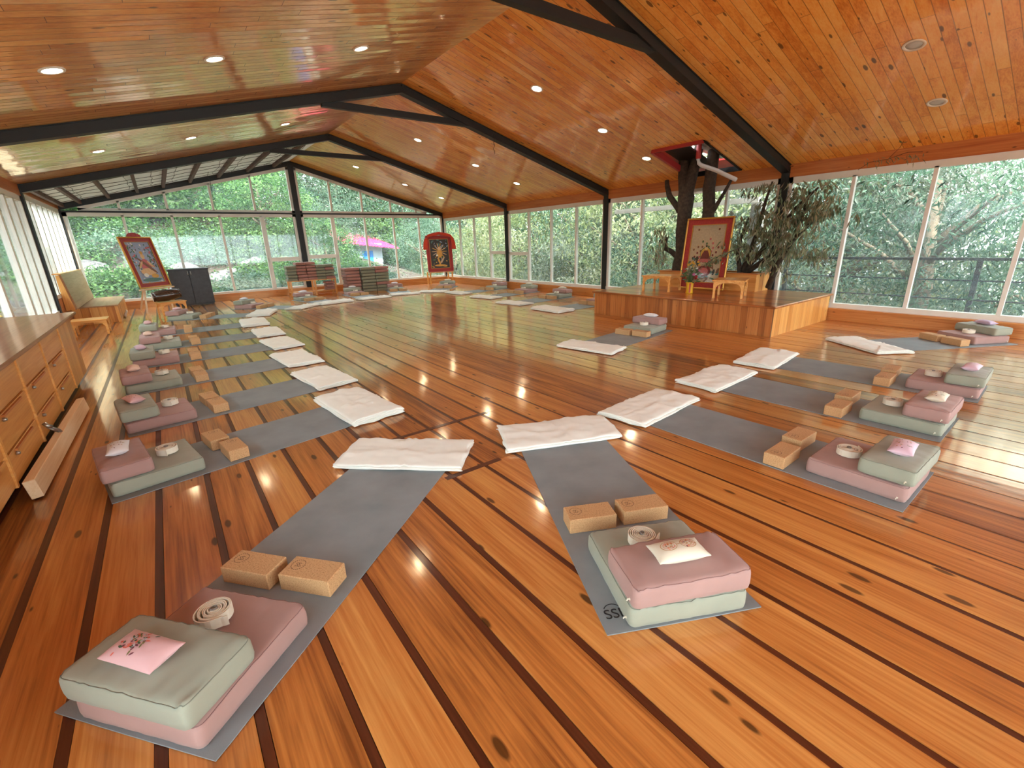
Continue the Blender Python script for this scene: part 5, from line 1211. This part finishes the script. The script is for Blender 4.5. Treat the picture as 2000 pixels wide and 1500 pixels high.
OR_ = ['first', 'second', 'third', 'fourth', 'fifth', 'sixth', 'seventh', 'eighth', 'ninth', 'tenth', 'eleventh']
GP = [-.48, .5, 1.55, 2.55, 3.54, 4.55, 5.53, 6.5, 7.42]; RP = [13.96, 13.07, 12.17, 11.25, 10.25, 9.32, 8.4, 7.42, 6.44, 5.53, 4.6, 3.63, 2.68, 1.77, .83]
USED = {}
def where_out(x, y):
    """which pane of the glazing the thing is seen through from the doorway"""
    g = x*15.1/max(y, .1) if y > 0 else 99
    if y > 0 and -1.7 < g < 8.4: t_ = 'gable pane %s from left' % OR_[sum(g > q for q in GP)]
    elif y > 0 and g <= -1.7: t_ = 'the left-hand windows'
    else:
        yy = y*8.4/x; n_ = sum(yy > q for q in RP); t_ = 'right-wall pane %s from the near end' % (OR_+['twelfth', 'thirteenth', 'fourteenth', 'fifteenth', 'sixteenth'])[min(15, n_)]
    return t_
def uniq(base, x, y):
    t_ = '%s behind %s' % (base, where_out(x, y)); k = t_; v_ = USED.setdefault(k, [])
    d = ['nearest', 'next farther', 'third in depth', 'fourth in depth', 'fifth in depth', 'sixth in depth', 'seventh in depth', 'eighth in depth', 'ninth in depth']+['%s in depth' % q for q in ('tenth', 'eleventh', 'twelfth', 'thirteenth', 'fourteenth', 'fifteenth')]
    v_.append(1); return t_+(', '+d[min(len(v_)-1, 14)])
nmk = {'a': 'yellow-green', 'b': 'blue-green', 'c': 'fresh green', 'd': 'grey-green'}
for i, (x, y, z, s_, k) in enumerate(sorted(right, key=lambda q: q[0])):
    bay = 'nearest right-hand window bay' if y < 3.6 else ('window bay behind the stage' if y < 7.4 else ('right-hand window bay past the stage' if y < 11.2 else 'right-hand window bay by the far corner'))
    pos = 'low' if z < -.5 else ('tall' if z > 2.5 else 'mid-height'); dist = 'close' if x < 12.5 else ('set back' if x < 15 else 'far back')
    tree(x, y, z, s_, k, uniq('%s %s tree' % (pos, nmk[k]), x, y))
far = [(-4.5, 24, 4.6, 1.3, 'c'), (-1.5, 27, 6.2, 1.5, 'c'), (2.0, 24.5, 5.2, 1.2, 'c'), (5.0, 26.5, 5.2, 1.4, 'b'), (3.6, 20.6, 2.8, .75, 'c'), (5.8, 21.0, .9, .62, 'c'), (9.0, 28.5, 4.2, 1.5, 'b'), (12.2, 27, 2.6, 1.5, 'b'), (11.2, 21.5, .8, .85, 'b'), (9.6, 30, 7.5, 1.6, 'b'), (4.5, 31, 8.4, 1.7, 'c'), (-5, 31, 8.5, 1.8, 'b'), (0, 33, 10, 1.9, 'b'), (15.5, 25, 4, 1.7, 'b'), (6.3, 24.5, 1.6, .9, 'b'), (-8, 21, 3.6, 1.2, 'b'), (10.6, 18.2, .2, .7, 'a'), (7.6, 28.2, 1.8, 1.4, 'b'), (11.4, 30.5, 2.2, 1.7, 'c'), (13.6, 22.4, 1.2, 1.1, 'b'), (10.2, 26.4, .8, 1.0, 'c'), (15, 29.5, 5.5, 1.8, 'b')]
for i, (x, y, z, s_, k) in enumerate(sorted(far, key=lambda q: q[1])):
    side = 'left of the gable post' if x < 3.5 else 'right of the gable post'; pos = 'small' if s_ < .95 else ('large' if s_ > 1.45 else 'medium')
    dist = 'on the near slope' if y < 22 else ('midway up the slope' if y < 26 else ('high on the slope' if y < 29 else 'at the top of the slope'))
    tree(x, y, z, s_, k, uniq('%s %s tree' % (pos, nmk[k]), x, y))
left = [(-6.5, 8, 2.2, 1.1, 'c'), (-7, 13, 2.5, 1.2, 'b'), (-6.5, 17.5, 3.0, 1.1, 'c'), (-9, 5, 2, 1.2, 'b')]
for x, y, z, s_, k in left: tree(x, y, z, s_, k, '%s tree outside the left-hand windows, %s' % (nmk[k], 'near the gable corner' if y > 15 else ('beyond the third bay' if y > 10 else ('beside the cabinet end' if y > 5 else 'beside the cabinet'))))
bl_ = []
for i in range(90):
    x = rn.uniform(-4.5, 4.8) if i < 80 else rn.uniform(4.6, 7.0); y = rn.uniform(16.6, 24) if i < 80 else rn.uniform(17, 19)
    if any((x-a)**2+(y-b)**2 < (s_*.9)**2 for a, b, s_, _ in RK): continue
    bl_.append((y, x, rn.choice('ccb'), rn.uniform(.4, .85), rn.uniform(0, 6)))
for y, x, k, s_, a in sorted(bl_):
    r = empty('bush', (x, y, terrain(x, y)+.25*s_)); r.rotation_euler = (0, 0, a); r.scale = (s_, s_, s_*.9)
    tag(r, uniq('low %s bush' % nmk[k], x, y), 'bush', 'undergrowth bushes on the slope'); link('foliage', BU[k], r)
for i, (x, y) in enumerate(((-3.2, 9.2), (-3.4, 10.3), (-3.0, 8.2), (-3.6, 11.6), (-3.3, 12.6))):
    r = empty('flower_bush', (x, y, terrain(x, y)+.5)); r.scale = (.6, .6, .8); tag(r, 'bright %s flowering bush outside the left windows, %s' % (('red', 'yellow', 'pink', 'red', 'yellow')[i], ('second from near', 'third from near', 'nearest', 'fourth from near', 'farthest')[i]), 'bush', 'flowering bushes at the left'); link('foliage', BU['c'], r)
    mb = MB()
    for k in range(26):
        a = rn.uniform(0, 6.28); e = rn.uniform(-.3, 1.4); p = Vector((cos(a)*cos(e)*1.15, sin(a)*cos(e)*1.15, sin(e)*.85))
        for j in range(6): b_ = j*pi/3; mb.add([p, p+Vector((.09*cos(b_), .09*sin(b_), .03)), p+Vector((.13*cos(b_+.4), .13*sin(b_+.4), .0)), p+Vector((.09*cos(b_+.8), .09*sin(b_+.8), .03))], [(0, 1, 2, 3)])
    mb.obj('blossoms', [M['f_red'], M['f_yel'], M['f_pink']][i % 3], r)
